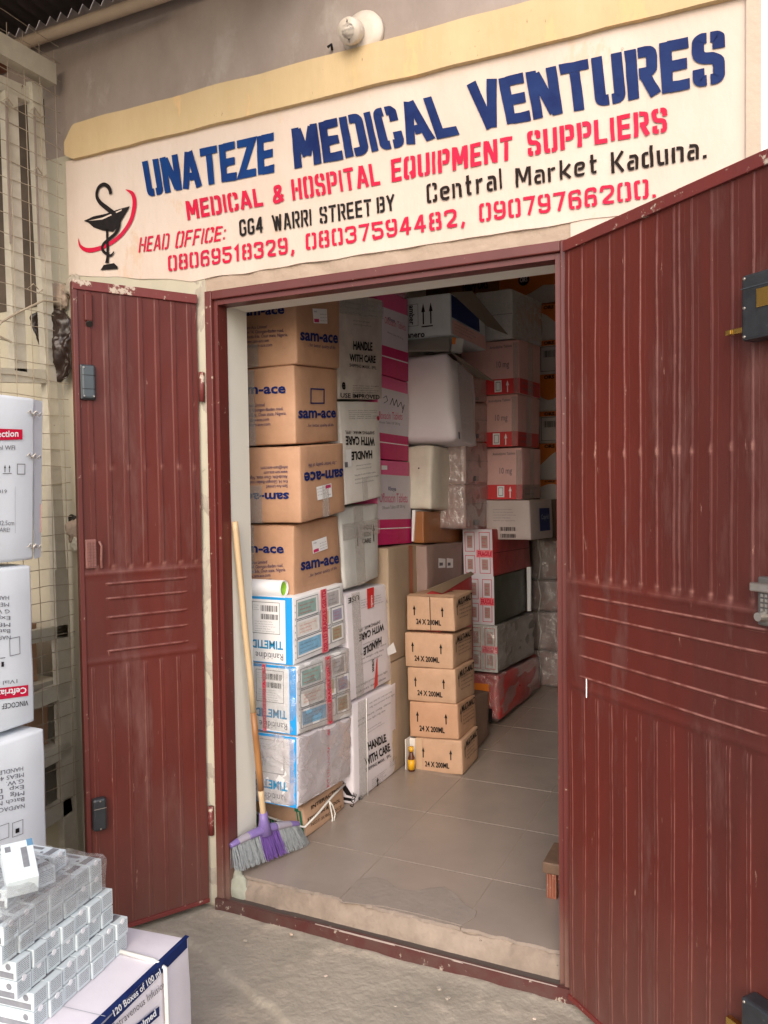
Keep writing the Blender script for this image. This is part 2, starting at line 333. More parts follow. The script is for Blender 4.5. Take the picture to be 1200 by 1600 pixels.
# ------------------------------------------------------------------ cartons
def hexmesh(c, r=.006, amp=.0018, n=7, seed=0, grow=0, nz=9, bulge=0):
    """c: 8 corners (front-left-bottom, front-right-bottom, back-right-bottom, back-left-bottom, then the tops)"""
    c = [Vector(q) for q in c]; cen = sum(c, Vector())/8
    L = [(c[1]-c[0]).length, (c[3]-c[0]).length, (c[4]-c[0]).length]
    if grow: c = [cen+(q-cen)*(1+grow/max(.05, (q-cen).length)*1.7) for q in c]
    def tl(k):
        e = min(.2, r/max(.02, L[k])); a = [0, e]+[e+(1-2*e)*i/(n-1) for i in range(1, n-1)]+[1-e, 1]; return a
    T = [tl(0), tl(1), tl(2)]; N_ = [len(t) for t in T]
    def tri(u, v, w_):
        a = c[0]*(1-u)*(1-v)+c[1]*u*(1-v)+c[2]*u*v+c[3]*(1-u)*v
        b = c[4]*(1-u)*(1-v)+c[5]*u*(1-v)+c[6]*u*v+c[7]*(1-u)*v
        return a*(1-w_)+b*w_
    idx = {}; V = []; F = []
    def vid(i, j, k):
        key = (i, j, k)
        if key in idx: return idx[key]
        u, v, w_ = T[0][i], T[1][j], T[2][k]
        ex = [(i in (0, N_[0]-1)), (j in (0, N_[1]-1)), (k in (0, N_[2]-1))]
        if sum(ex) >= 2:
            q = [u, v, w_]
            for d in range(3):
                if ex[d]:
                    e = T[d][1]*.32; q[d] = e if q[d] < .5 else 1-e
            u, v, w_ = q
        p = tri(u, v, w_)
        nv = noise.noise_vector((p+Vector((seed*3.1, seed*1.7, seed)))*nz)
        p = p+nv*amp+noise.noise_vector((p+Vector((seed, 0, seed)))*nz*3.1)*amp*.35
        if bulge and sum(ex) == 1:
            a, b = [q for q, e_ in zip((u, v, w_), ex) if not e_]
            s_ = math.sin(math.pi*a)*math.sin(math.pi*b); dr_ = (tri(.5 if not ex[0] else u, .5 if not ex[1] else v, .5 if not ex[2] else w_)-cen).normalized()
            p += dr_*bulge*s_
        elif not bulge and not grow and sum(ex) == 1:
            pass
        idx[key] = len(V); V.append(p); return idx[key]
    a, b, d = N_
    for i in range(a-1):
        for j in range(b-1):
            F.append((vid(i, j, 0), vid(i, j+1, 0), vid(i+1, j+1, 0), vid(i+1, j, 0)))
            F.append((vid(i, j, d-1), vid(i+1, j, d-1), vid(i+1, j+1, d-1), vid(i, j+1, d-1)))
    for i in range(a-1):
        for k in range(d-1):
            F.append((vid(i, 0, k), vid(i+1, 0, k), vid(i+1, 0, k+1), vid(i, 0, k+1)))
            F.append((vid(i, b-1, k), vid(i, b-1, k+1), vid(i+1, b-1, k+1), vid(i+1, b-1, k)))
    for j in range(b-1):
        for k in range(d-1):
            F.append((vid(0, j, k), vid(0, j, k+1), vid(0, j+1, k+1), vid(0, j+1, k)))
            F.append((vid(a-1, j, k), vid(a-1, j+1, k), vid(a-1, j+1, k+1), vid(a-1, j, k+1)))
    return V, F
SEED = [0]
class Carton: pass
def carton(label, mt, Bt, Bb, Ct, Cb, Yf=None, X=None, w_=.40, At=None, Ab=None, Y2=None, r=.007, amp=.0027, group=None, cat='carton', name='carton', slope=0, wrap=None, bulge=0):
    """Bt/Bb near upright edge in the photo, Ct/Cb far upright edge of the right-hand side; Yf or X fixes the real plane"""
    SEED[0] += 1
    if Yf is not None:
        bt, bb = onY(*Bt, Yf), onY(*Bb, Yf)
    else:
        bt, bb = onX(*Bt, X), onX(*Bb, X); ym = (bt.y+bb.y)/2; bt.y = bb.y = ym
    ct, cb = onX(*Ct, bt.x), onX(*Cb, bb.x)
    if bb.z < .13 or cb.z < .13: bb.z = max(bb.z, .102); cb.z = max(cb.z, .102)
    if At: at, ab = onY(*At, bt.y), onY(*Ab, bb.y)
    else: at, ab = bt+Vector((-w_, 0, slope*w_)), bb+Vector((-w_, 0, slope*w_))
    c = [ab, bb, cb, ab+cb-bb, at, bt, ct, at+ct-bt]
    return carton8(label, mt, c, r, amp, group, cat, name, wrap, bulge)
def carton8(label, mt, c, r=.006, amp=.0018, group=None, cat='carton', name='carton', wrap=None, bulge=0, n=7):
    SEED[0] += 1
    o = Carton(); o.c = c
    base = (c[0]+c[1]+c[2]+c[3])/4
    o.root = thing(name, label, cat, base, 0, group)
    v, f = hexmesh(c, r, amp, n, SEED[0], bulge=bulge)
    o.body = mesh('body', v, f, mt, o.root, smooth=True)
    lift = .0016+amp*.6+bulge*.75
    o.F = Face(c[0], c[1], c[5], c[4], lift); o.S = Face(c[1], c[2], c[6], c[5], lift); o.T = Face(c[4], c[5], c[6], c[7], lift)
    if wrap:
        v, f = hexmesh(c, .02, .008, 16, SEED[0]+9, grow=.006, nz=16)
        mesh('plastic_wrap', v, f, wrap, o.root, smooth=True)
    return o
def done(o, *fs):
    for f in (fs or (o.F, o.S, o.T)): f.emit(o.root)
def tapes(o, mt=None, side=True, top=True):
    mt = mt or TAPE
    if side: o.F.rect(mt, .46, .0, .54, .24, -.0009); o.F.rect(mt, .46, .76, .54, 1., -.0009)

# ================================================================== THE SETTING
def struct(o): o['kind'] = 'structure'; return o
def gridmesh(name, xs, ys, zf, mt, parent=None, smooth=True):
    v = [(x, y, zf(x, y)) for x in xs for y in ys]; n = len(ys)
    f = [(i*n+j, (i+1)*n+j, (i+1)*n+j+1, i*n+j+1) for i in range(len(xs)-1) for j in range(n-1)]
    return mesh(name, v, f, mt, parent, smooth)
def lin(a, b, n): return [a+(b-a)*i/n for i in range(n+1)]
def nz(x, y, s, z=0): return noise.noise(Vector((x*s, y*s, z)))
# ground: one big sheet with a finely modelled, worn patch in front of the door
def gz(x, y):
    if not (-2.6 < x < 3.9 and -2.8 < y < .3): return -.012
    k = -.010+.004*nz(x, y, 2.2)+.0025*nz(x, y, 9)+.0012*nz(x, y, 30)+.0006*nz(x, y, 75)
    e = y-(-.335-.42*max(-.3, x-.35)+.035*nz(x, 3, 3)+.012*nz(x, 5, 14))      # broken edge of the door apron
    k += -.013/(1+math.exp(max(-40, min(40, e*260))))
    for i, (a_, b_) in enumerate(((-.18, .12), (-.62, -.25), (-.28, .62))):      # hairline cracks
        d_ = abs(y-(a_+b_*(x-.5)+.03*nz(x, i, 4)+.010*nz(x, i, 19)))
        if d_ < .004 and i == 1: k -= .003*(1-d_/.004)
    k += .004*math.exp(-((y+.03)/.02)**2)*(1+nz(x, 2, 12))          # dust drifted against the threshold
    return k
xs = [-60, -20, -6, -2.6]+lin(-.5, 1.7, 480)+[3.9, 8, 25, 60]; ys = [-60, -20, -6, -2.8]+lin(-1.15, 0.0, 300)+[.3, 6, 20, 60]
g = struct(gridmesh('ground', xs, ys, gz, CONC))
g['label'] = 'worn grey-brown concrete ground outside the shop door'
# loose crumbs of mortar on the ground
for i, (px, py) in enumerate(((383, 1470), (509, 1525), (686, 1545), (835, 1592), (700, 1560), (455, 1460), (618, 1572))):
    p = onZ(px, py, .006); s_ = random.uniform(.003, .007); b = MB(); b.box((-s_*1.4, -s_, -s_*.2), (s_*1.4, s_, s_*.7), Matrix.Translation(p) @ Matrix.Rotation(i*1.1, 4, 'Z'), bev=s_*.3)
    tag(b.build('mortar_crumb', CREAM if i % 2 else CEMENT), ['small pale crumb lying beside the left end of the threshold', 'dark flake of mortar on the ground before the threshold middle', 'tiny pale crumb on the ground before the threshold right half', 'pale crumb on the ground at the foot of the right door leaf', 'dark speck of mortar on the apron right of the middle', 'crumb of mortar just in front of the red threshold', 'small crumb near the broken apron edge'][i], 'crumb')

# shop floor with tiles
fl = struct(mesh('shop_floor', *((lambda b: (b.v, b.f))((lambda b: (b.box((-.6, .045, .0), (1.65, 4.2, .0988)), b)[1])(MB()))), GROUT))
fl['label'] = 'beige tiled floor inside the shop'
tx = [-.38, .04, .46, .88, 1.30, 1.60]; ty = [.030, .36, .785, 1.205, 1.625, 2.045, 2.465, 2.885, 3.305, 3.725, 4.145]
for i in range(len(tx)-1):
    for j in range(len(ty)-1):
        x0, x1, y0, y1 = tx[i]+.0013, tx[i+1]-.0013, ty[j]+.0013, ty[j+1]-.0013
        dz = .0006*nz(i*3.1, j*2.7, 1)
        if j == 0 and i in (1, 2, 3):     # front tiles with a broken edge over mortar
            n = 26; front = [(x0+(x1-x0)*k/n, y0+.010*nz(x0+(x1-x0)*k/n, 1, 22)+.006*nz(k, i, 3.3)+.006) for k in range(n+1)]
            b = MB(); b.prism([(x, y, .09) for x, y in front]+[(x1, y1, .09), (x0, y1, .09)], (0, 0, .0105+dz))
        else:
            b = MB(); b.box((x0, y0, .09), (x1, y1, .1005+dz), bev=.0012)
        b.build('tile', TILE, fl)
# broken-out corner of tile patched with grey cement
def zpoly(pts, z): return [onZ(a, b, z) for a, b in pts]
pp = zpoly([(535, 1410), (548, 1388), (560, 1374), (585, 1371), (605, 1376), (622, 1390), (650, 1393), (672, 1388), (695, 1386), (712, 1397), (728, 1415), (745, 1424), (742, 1433), (722, 1447), (700, 1441), (650, 1428), (600, 1417)], .1012)
b = MB(); b.prism(pp, (0, 0, .0022)); po = b.build('cement_patch', PATCH, fl)
# concrete step between the threshold and the tiles: rough, sloping face
def stepz(x, y):
    t = (y-.012)/.032; t = max(0, min(1, t)); z = .022+.074*(t**.5)
    cr0 = nz(x, y*.5, 6); cr1 = nz(x, y*1.5, 18)
    z -= .016*max(0, cr0-.12)*2.2*t+.012*max(0, cr1-.1)*2
    return z+.009*nz(x, y*2, 24)*(1-t*.6)+.004*nz(x, y*3, 9)+.003*nz(x, y*2, 70)-(.012 if nz(x, 7, 4) > .33 and t > .6 else 0)
st = struct(gridmesh('threshold_step', lin(.046, 1.19, 200), lin(.008, .046, 20), stepz, STEPC)); st['label'] = 'crumbling mortar step between the red threshold and the tiles'
# lump of greenish plaster at the left foot of the frame
def lump(name, cen, rad, mt, parent=None, sub=3, amp=.25, ns=14, seed=0, flat=None):
    bm = bmesh.new(); bmesh.ops.create_icosphere(bm, subdivisions=sub, radius=1)
    v = []
    for q in bm.verts:
        p = Vector((q.co.x*rad[0], q.co.y*rad[1], q.co.z*rad[2])); q_ = Vector(cen)+p+Vector((seed, 0, 0)); k = 1+amp*noise.noise(q_*ns)+amp*.6*noise.noise(q_*ns*2.7)+amp*.3*noise.noise(q_*ns*7)
        v.append(Vector(cen)+p*k)
    bm.verts.index_update(); f = [tuple(x.index for x in q.verts) for q in bm.faces]; bm.free()
    return mesh(name, v, f, mt, parent, True)

# ================================================================== FACADE
FT = 3.20
fa = thing('facade_wall', 'shop facade wall carrying the hand-painted medical suppliers sign above the open doorway', 'wall', (-.7, 0, 0))
def wallbox(name, a, b, mt, parent=fa, bev=0): q = MB(); q.box(a, b, bev=bev); return q.build(name, mt, parent)
wallbox('wall', (-2.4, .0, -.02), (-.0, .17, 2.12), OLDCREAM)
wallbox('wall', (1.236, .0, -.02), (1.70, .17, 2.12), OLDCREAM)
wallbox('wall', (-2.4, .0, 2.12), (1.70, .17, 2.70), OLDCREAM)
wallbox('upper_wall', (-2.4, .0, 2.70), (1.70, .17, FT+.4), GREYWALL)
wallbox('niche_shade', (-1.20, -.004, 2.16), (-.74, .01, 2.93), mat('shade_brown', (.10, .075, .055), .8, (.05, .038, .03), 6, 1.0))  # flat panel; the dark of an opening is put into its colour
# reveal of the opening, painted white
wallbox('reveal', (.0, .051, .0), (.040, .172, 2.12), REVEAL)
wallbox('reveal', (1.196, .051, .0), (1.236, .172, 2.12), REVEAL)
wallbox('reveal_soffit', (.040, .051, 2.082), (1.196, .172, 2.12), REVEAL)
# mortar wedge at the foot of the left reveal
q = MB(); q.prism([(.038, .052, .0), (.038, .052, .15), (.038, .172, .21), (.038, .172, 0)], (.010, 0, 0)); q.build('skirting', RENDER_, fa)
lump('plaster_lump', (.052, .035, .02), (.060, .030, .085), mat('green_grey_plaster', (.36, .37, .30), .8, bump=.5), fa, 4, .3, 18)
# painted sign panel with slightly rounded outline and plaster bumps
def sheet(name, x0, x1, z0, z1, y, mt, nx, nzz, amp=.002, th=.02, zbot=None, ztop=None, ns=5, parent=fa):
    v = []; f = []; X_ = lin(x0, x1, nx); fl_ = []
    for x in X_:
        a = zbot(x) if zbot else z0; c_ = ztop(x) if ztop else z1
        for j in range(nzz+1):
            z = a+(c_-a)*j/nzz
            v.append(Vector((x, y-amp*noise.noise(Vector((x*ns, z*ns, 2)))-amp*.35*noise.noise(Vector((x*ns*6, z*ns*6, 1))), z)))
    n = nzz+1
    for i in range(nx):
        for j in range(nzz): f.append((i*n+j, (i+1)*n+j, (i+1)*n+j+1, i*n+j+1)); fl_.append(True)
    def ret(ids):      # edge faces turned back to the wall, with their own vertices
        b0 = len(v)
        for k in ids: v.append(v[k].copy()); v.append(Vector((v[k].x, y+th, v[k].z)))
        for k in range(len(ids)-1): f.append((b0+2*k, b0+2*k+1, b0+2*k+3, b0+2*k+2)); fl_.append(False)
    ret([i*n for i in range(nx+1)]); ret([i*n+nzz for i in range(nx+1)][::-1]); ret([nx*n+j for j in range(n)]); ret(list(range(n))[::-1])
    o = mesh(name, v, f, mt, parent, True); o.data.polygons.foreach_set('use_smooth', fl_); return o
SY = -.012
sheet('sign_panel', -.625, 1.702, 2.15, 2.668, SY, CREAM, 180, 40, .0016, .014, zbot=lambda x: (2.165 if x > -.05 else (2.255-.09*((x+.625)/.575))) + .006*nz(x, 0, 9), ztop=lambda x: 2.672-.012*(x+.6)/2.3)
for (x0, x1, z0, z1) in ((1.236, 1.702, .0, 2.17), (-.625, -.0, .0, 2.27)):
    sheet('door_side_panel', x0, x1, z0, z1, SY+.004, CREAM if x0 > 0 else OLDCREAM, 30, 60, .003, .01, ns=6)
# ochre ledge with an irregular, drooping edge and chamfered left end
def ytop(x): return 2.792-.012*(x+.6)/1.3+.004*nz(x, 3, 6)-max(0, (-.565-x))*1.2
def ybot(x): return 2.667-.010*(x+.6)/1.3+.004*nz(x, 9, 7)+max(0, (-.575-x))*.6
sheet('ochre_ledge', -.612, 1.704, 0, 0, -.030, YELLOW, 220, 12, .0028, .033, zbot=ybot, ztop=ytop, ns=7)
# recessed strip of raw render between sign and door frame
sheet('render_strip', -.045, 1.275, 0, 0, -.004, RENDER_, 120, 8, .006, .01, zbot=lambda x: 2.122, ztop=lambda x: 2.168+.008*nz(x, 1, 8), ns=16)
sheet('render_strip', -.055, -.002, 0, 0, -.007, CEMENT, 8, 120, .006, .01, zbot=lambda x: .03, ztop=lambda x: 2.16, ns=14)
sheet('corner_bead', 1.672, 1.706, 2.15, 2.665, SY-.010, mat('worn_corner', (.52, .42, .33), .85, bump=.5), 4, 30, .003, .01, ns=9)
# broken plaster with a pipe hole left of the door
lump('plaster_lump', (-.665, -.02, 2.175), (.04, .03, .06), RENDER_, fa, 4, .5, 22, 1)
lump('plaster_lump', (-.60, -.012, 2.215), (.035, .02, .045), CEMENT, fa, 4, .5, 26, 2)
lump('plaster_lump', (-.69, -.02, 2.10), (.03, .03, .03), OLDCREAM, fa, 4, .6, 30, 3)
lump('plaster_lump', (-.615, -.02, 1.30), (.035, .03, .04), RENDER_, fa, 4, .5, 24, 4)
lump('pipe_hole', (-.635, -.016, 1.345), (.024, .012, .02), DARKV, fa, 3, .4, 24, 5)
lump('plaster_lump', (-.60, -.02, 1.255), (.03, .025, .028), OLDCREAM, fa, 4, .5, 24, 6)

# ------------------------------------------------------------------ stencilled lettering of the sign
SG = {}
def G(k, w_, *st): SG[k] = (w_, st)
RND = 'r'
# each stroke: (points, round?, start cap, end cap); coordinates are the centre-line box 0..1
O_ = ([(.40, 1), (0, 1), (0, 0), (.40, 0)], 1, 0, 0), ([(.60, 1), (1, 1), (1, 0), (.60, 0)], 1, 0, 0)
G('O', .50, *O_); G('0', .50, *O_)
G('Q', .50, *O_, ([(.62, .30), (1.05, -.06)], 0, 0, 0))
G('C', .50, ([(.40, 1), (0, 1), (0, 0), (.40, 0)], 1, 0, 0), ([(.58, 1), (1, 1), (1, .66)], 1, 0, 0), ([(.58, 0), (1, 0), (1, .34)], 1, 0, 0))
G('G', .50, ([(.9, .74), (.9, 1), (0, 1), (0, 0), (1, 0), (1, .44)], 1, 0, 0), ([(1, .44), (.62, .44)], 0, 1, 0))
G('U', .50, ([(0, 1), (0, 0), (.42, 0)], 1, 1, 0), ([(1, 1), (1, 0), (.58, 0)], 1, 1, 0))
G('N', .54, ([(0, 0), (0, 1)], 0, 1, 1), ([(1, 0), (1, 1)], 0, 1, 1), ([(.16, 1.04), (.86, -.04)], 0, 0, 0))
G('A', .56, ([(0, -.0), (.40, 1)], 0, 1, 1), ([(1, 0), (.60, 1)], 0, 1, 1), ([(.36, .27), (.70, .27)], 0, 0, 0))
G('T', .50, ([(0, 1), (1, 1)], 0, 1, 1), ([(.5, .86), (.5, 0)], 0, 0, 1))
G('E', .42, ([(0, 0), (0, 1)], 0, 1, 1), ([(.12, 1), (1, 1)], 0, 0, 1), ([(.12, .5), (.9, .5)], 0, 0, 1), ([(.12, 0), (1, 0)], 0, 0, 1))
G('F', .42, ([(0, 0), (0, 1)], 0, 1, 1), ([(.12, 1), (1, 1)], 0, 0, 1), ([(.12, .5), (.85, .5)], 0, 0, 1))
G('Z', .50, ([(0, 1), (1, 1), (0, 0), (1, 0)], 0, 1, 1))
G('M', .68, ([(0, 0), (0, 1)], 0, 1, 1), ([(1, 0), (1, 1)], 0, 1, 1), ([(.12, 1.05), (.48, .2)], 0, 0, 0), ([(.88, 1.05), (.52, .2)], 0, 0, 0))
G('D', .52, ([(0, 0), (0, 1)], 0, 1, 1), ([(.36, 1), (1, 1), (1, 0), (.36, 0)], 1, 0, 0))
G('I', 0, ([(.5, 0), (.5, 1)], 0, 1, 1))
G('L', .42, ([(0, 1), (0, 0), (1, 0)], 0, 1, 1))
G('V', .54, ([(0, 1.04), (.44, 0)], 0, 1, 1), ([(1, 1.04), (.60, 0)], 0, 1, 1))
G('R', .50, ([(0, 0), (0, 1)], 0, 1, 1), ([(.34, 1), (1, 1), (1, .48), (.34, .48)], 1, 0, 0), ([(.62, .42), (1, 0)], 0, 0, 1))
G('P', .50, ([(0, 0), (0, 1)], 0, 1, 1), ([(.34, 1), (1, 1), (1, .42), (.34, .42)], 1, 0, 0))
G('B', .50, ([(0, 0), (0, 1)], 0, 1, 1), ([(.34, 1), (.95, 1), (.95, .52), (.34, .52)], 1, 0, 0), ([(.5, .52), (1, .52), (1, 0), (.34, 0)], 1, 0, 0))
G('S', .48, ([(1, .70), (1, 1), (.60, 1)], 1, 0, 0), ([(.42, 1), (0, 1), (0, .53), (1, .50), (1, 0), (.58, 0)], 1, 0, 0), ([(.40, 0), (0, 0), (0, .30)], 1, 0, 0))
G('&', .58, ([(1.05, -.02), (.12, .72), (.12, 1), (.74, 1), (.74, .68), (.40, .50)], 1, 0, 0), ([(.30, .48), (0, .34), (0, 0), (.66, 0), (1, .42)], 1, 0, 0))
G('H', .52, ([(0, 0), (0, 1)], 0, 1, 1), ([(1, 0), (1, 1)], 0, 1, 1), ([(.30, .5), (.70, .5)], 0, 0, 0))
G('W', .74, ([(0, 1), (.26, 0)], 0, 1, 1), ([(.30, 0), (.5, .95)], 0, 1, 0), ([(.56, .95), (.74, 0)], 0, 0, 1), ([(1, 1), (.80, 0)], 0, 1, 1))
G('Y', .52, ([(0, 1), (.5, .45)], 0, 1, 0), ([(1, 1), (.5, .45), (.5, 0)], 0, 1, 1))
G('K', .52, ([(0, 0), (0, 1)], 0, 1, 1), ([(1, 1), (.34, .5), (1, 0)], 0, 1, 1))
G('1', .26, ([(.0, .78), (.7, 1), (.7, 0)], 0, 0, 1))
G('2', .50, ([(0, .72), (0, 1), (1, 1), (1, .58), (0, .0), (1, 0)], 1, 0, 1))
G('3', .50, ([(0, .74), (0, 1), (1, 1), (1, .53), (.4, .53)], 1, 0, 0), ([(.55, .50), (1, .50), (1, 0), (0, 0), (0, .26)], 1, 0, 0))
G('4', .50, ([(.68, 0), (.68, 1)], 0, 1, 1), ([(.56, 1), (0, .28), (1.08, .28)], 0, 0, 0))
G('5', .48, ([(1, 1), (0, 1), (0, .56)], 0, 1, 0), ([(.15, .56), (1, .56), (1, 0), (0, 0), (0, .25)], 1, 0, 0))
G('6', .48, ([(.95, .76), (.95, 1), (0, 1), (0, 0), (.42, 0)], 1, 0, 0), ([(.2, .55), (1, .55), (1, 0), (.58, 0)], 1, 0, 0))
G('7', .46, ([(0, 1), (1, 1), (.45, 0)], 0, 1, 1))
G('8', .50, ([(.42, 1), (.04, 1), (.04, .53), (.42, .53)], 1, 0, 0), ([(.58, 1), (.96, 1), (.96, .53), (.58, .53)], 1, 0, 0), ([(.42, .50), (0, .50), (0, 0), (.42, 0)], 1, 0, 0), ([(.58, .50), (1, .50), (1, 0), (.58, 0)], 1, 0, 0))
G('9', .48, ([(.42, 1), (0, 1), (0, .44), (.8, .44)], 1, 0, 0), ([(.58, 1), (1, 1), (1, 0), (.05, 0), (.05, .24)], 1, 0, 0))
G(',', .10, ([(.9, .06), (.4, -.18)], 0, 1, 1)); G('.', .05, ([(.5, 0), (.5, .02)], 0, 1, 1)); G(':', .05, ([(.5, .08), (.5, .10)], 0, 1, 1), ([(.5, .68), (.5, .70)], 0, 1, 1))
x_ = .68
G('e', .42, ([(.28, .36), (1, .36), (1, x_), (0, x_), (0, 0), (.95, 0), (.95, .1)], 1, 0, 0))
G('n', .42, ([(0, 0), (0, x_)], 0, 1, 1), ([(.36, x_), (1, x_), (1, 0)], 1, 0, 1))
G('t', .34, ([(.35, 1), (.35, 0), (.9, 0)], 1, 1, 0), ([(0, x_), (1, x_)], 0, 0, 0))
G('r', .30, ([(0, 0), (0, x_)], 0, 1, 1), ([(.45, .56), (.6, x_), (1.1, x_)], 1, 0, 0))
G('a', .42, ([(.05, x_), (1, x_), (1, 0)], 1, 0, 1), ([(.66, .38), (0, .38), (0, 0), (.66, 0)], 1, 0, 0))
G('l', 0, ([(.5, 0), (.5, 1)], 0, 1, 1))
G('k', .42, ([(0, 0), (0, 1)], 0, 1, 1), ([(1, x_), (.34, .33), (1, 0)], 0, 1, 1))
G('d', .42, ([(1, 1), (1, 0)], 0, 1, 1), ([(.66, x_), (0, x_), (0, 0), (.66, 0)], 1, 0, 0))
G('u', .42, ([(0, x_), (0, 0), (.68, 0)], 1, 1, 0), ([(1, x_), (1, 0)], 0, 1, 1))

def roundpts(P_, r):
    out = [P_[0]]
    for i in range(1, len(P_)-1):
        a, b, c = P_[i-1], P_[i], P_[i+1]; d1 = (a-b); d2 = (c-b)
        l1, l2 = d1.length, d2.length; rr = min(r, l1*.48, l2*.48)
        p0 = b+d1/l1*rr; p1 = b+d2/l2*rr
        for k in range(7):
            t = k/6; out.append(p0*(1-t)**2+b*2*t*(1-t)+p1*t*t)
    out.append(P_[-1]); return out
def stroke_poly(P_, hw):
    n = len(P_); Lf = []; Rt = []
    for i in range(n):
        t = (P_[i]-P_[i-1]).normalized() if i > 0 else None; t2 = (P_[i+1]-P_[i]).normalized() if i < n-1 else None
        if t is None: t = t2
        if t2 is None: t2 = t
        nn = Vector((-(t.y+t2.y), t.x+t2.x)); nn = nn.normalized() if nn.length > 1e-6 else Vector((-t.y, t.x))
        k = 1/max(.35, nn.dot(Vector((-t.y, t.x))))
        Lf.append(P_[i]+nn*hw*k); Rt.append(P_[i]-nn*hw*k)
    return Lf, Rt
def signword(txt, tl, bl, tr, br, mt, th=.17, gap=.12, name='painted_word', wob=0.0, slant=0, y=SY-.0035, wspace=.3):
    """corner pixels of the word on the wall; th = stroke thickness over letter height"""
    a = [onY(*p, y) for p in (bl, br, tr, tl)]
    Wd = ((a[1]-a[0]).length+(a[2]-a[3]).length)/2; Ht = ((a[3]-a[0]).length+(a[2]-a[1]).length)/2
    ws = [(SG[c][0]+th if c != ' ' else wspace) for c in txt]; tot = sum(ws)+gap*(len(txt)-1); sx = Wd/Ht/tot
    V = []; F = []; x = 0
    for ch, wd in zip(txt, ws):
        if ch != ' ':
            wdt, sts = SG[ch]; full = wd*sx; t2 = th
            for pts, rd, c0, c1 in sts:
                tw = min(th, wd*sx*.9) if wdt == 0 else th*min(1, (sx*1.1))
                q = [Vector((x*sx+tw/2+(full-tw)*px_, th/2*.9+(1-th*.9)*py_)) for px_, py_ in pts]
                if rd: q = roundpts(q, min(.30, full*.48))
                if c0: q[0] = q[0]+(q[0]-q[1]).normalized()*tw*.45
                if c1: q[-1] = q[-1]+(q[-1]-q[-2]).normalized()*tw*.45
                if not rd and len(q) == 2:
                    q = [q[0].lerp(q[1], k/4) for k in range(5)]
                Lf, Rt = stroke_poly(q, tw/2); n0 = len(V)
                for p in Lf+Rt:
                    u = (p.x+slant*p.y)/(Wd/Ht); v = p.y
                    P3 = a[0]*(1-u)*(1-v)+a[1]*u*(1-v)+a[2]*u*v+a[3]*(1-u)*v
                    jit = noise.noise_vector(P3*90)*.0011; j2 = noise.noise_vector(P3*28)*.0016; P3 = P3+Vector((jit.x+j2.x, 0, jit.z+j2.z)); P3.y = y-len(V)*1e-7
                    V.append(P3)
                m_ = len(Lf)
                for i in range(m_-1): F.append((n0+m_+i, n0+m_+i+1, n0+i+1, n0+i))
        x += wd+gap
    return mesh(name, V, F, mt, fa)
H_ = dict(th=.24, gap=.055)
signword('UNATEZE', (221, 252), (231, 308), (428, 206), (429, 270), LBLUE, **H_)
signword('MEDICAL', (455, 200), (460, 265), (694, 145), (719, 210), SBLUE, **H_)
signword('VENTURES', (730, 132), (746, 205), (1133, 44), (1133, 128), SBLUE, **H_)
S_ = dict(th=.20, gap=.13)
signword('MEDICAL', (289, 314), (293, 344), (408, 293), (412, 321), CRIM, **S_)
signword('&', (425, 291), (427, 319), (443, 287), (444, 315), CRIM, **S_)
signword('HOSPITAL', (454, 280), (457, 314), (590, 253), (595, 289), CRIM, **S_)
signword('EQUIPMENT', (611, 249), (612, 285), (801, 212), (802, 249), CRIM, **S_)
signword('SUPPLIERS', (823, 206), (825, 244), (1042, 167), (1043, 206), CRIM, **S_)
T_ = dict(th=.15, gap=.14)
signword('HEAD', (217, 371), (216, 395), (263, 364), (263, 389), CRIM, slant=.12, **T_)
signword('OFFICE:', (275, 362), (273, 388), (352, 352), (351, 375), CRIM, slant=.12, **T_)
K_ = dict(th=.18, gap=.13)
signword('GG4', (373, 343), (374, 370), (411, 338), (412, 363), BLACK, **K_)
signword('WARRI', (424, 336), (427, 362), (486, 326), (487, 353), BLACK, **K_)
signword('STREET', (499, 323), (500, 350), (580, 310), (582, 337), BLACK, **K_)
signword('BY', (588, 308), (589, 334), (616, 303), (617, 328), BLACK, **K_)
C_ = dict(th=.15, gap=.17)
signword('Central', (666, 288), (667, 318), (783, 262), (785, 295), mat('brown_black_paint', (.02, .013, .012), .7, spec=.1), **C_)
signword('Market', (805, 263), (806, 293), (934, 240), (935, 270), mat('brown_black_paint', (.045, .03, .028)), **C_)
signword('Kaduna.', (954, 238), (955, 271), (1104, 212), (1105, 246), mat('brown_black_paint', (.045, .03, .028)), **C_)
N__ = dict(th=.175, gap=.15)
signword('08069518329,', (262, 400), (263, 424), (459, 369), (460, 395), CRIM, **N__)
signword('08037594482,', (477, 365), (478, 391), (725, 324), (727, 352), CRIM, **N__)
signword('09079766200.', (748, 319), (749, 347), (1025, 278), (1026, 308), CRIM, **N__)
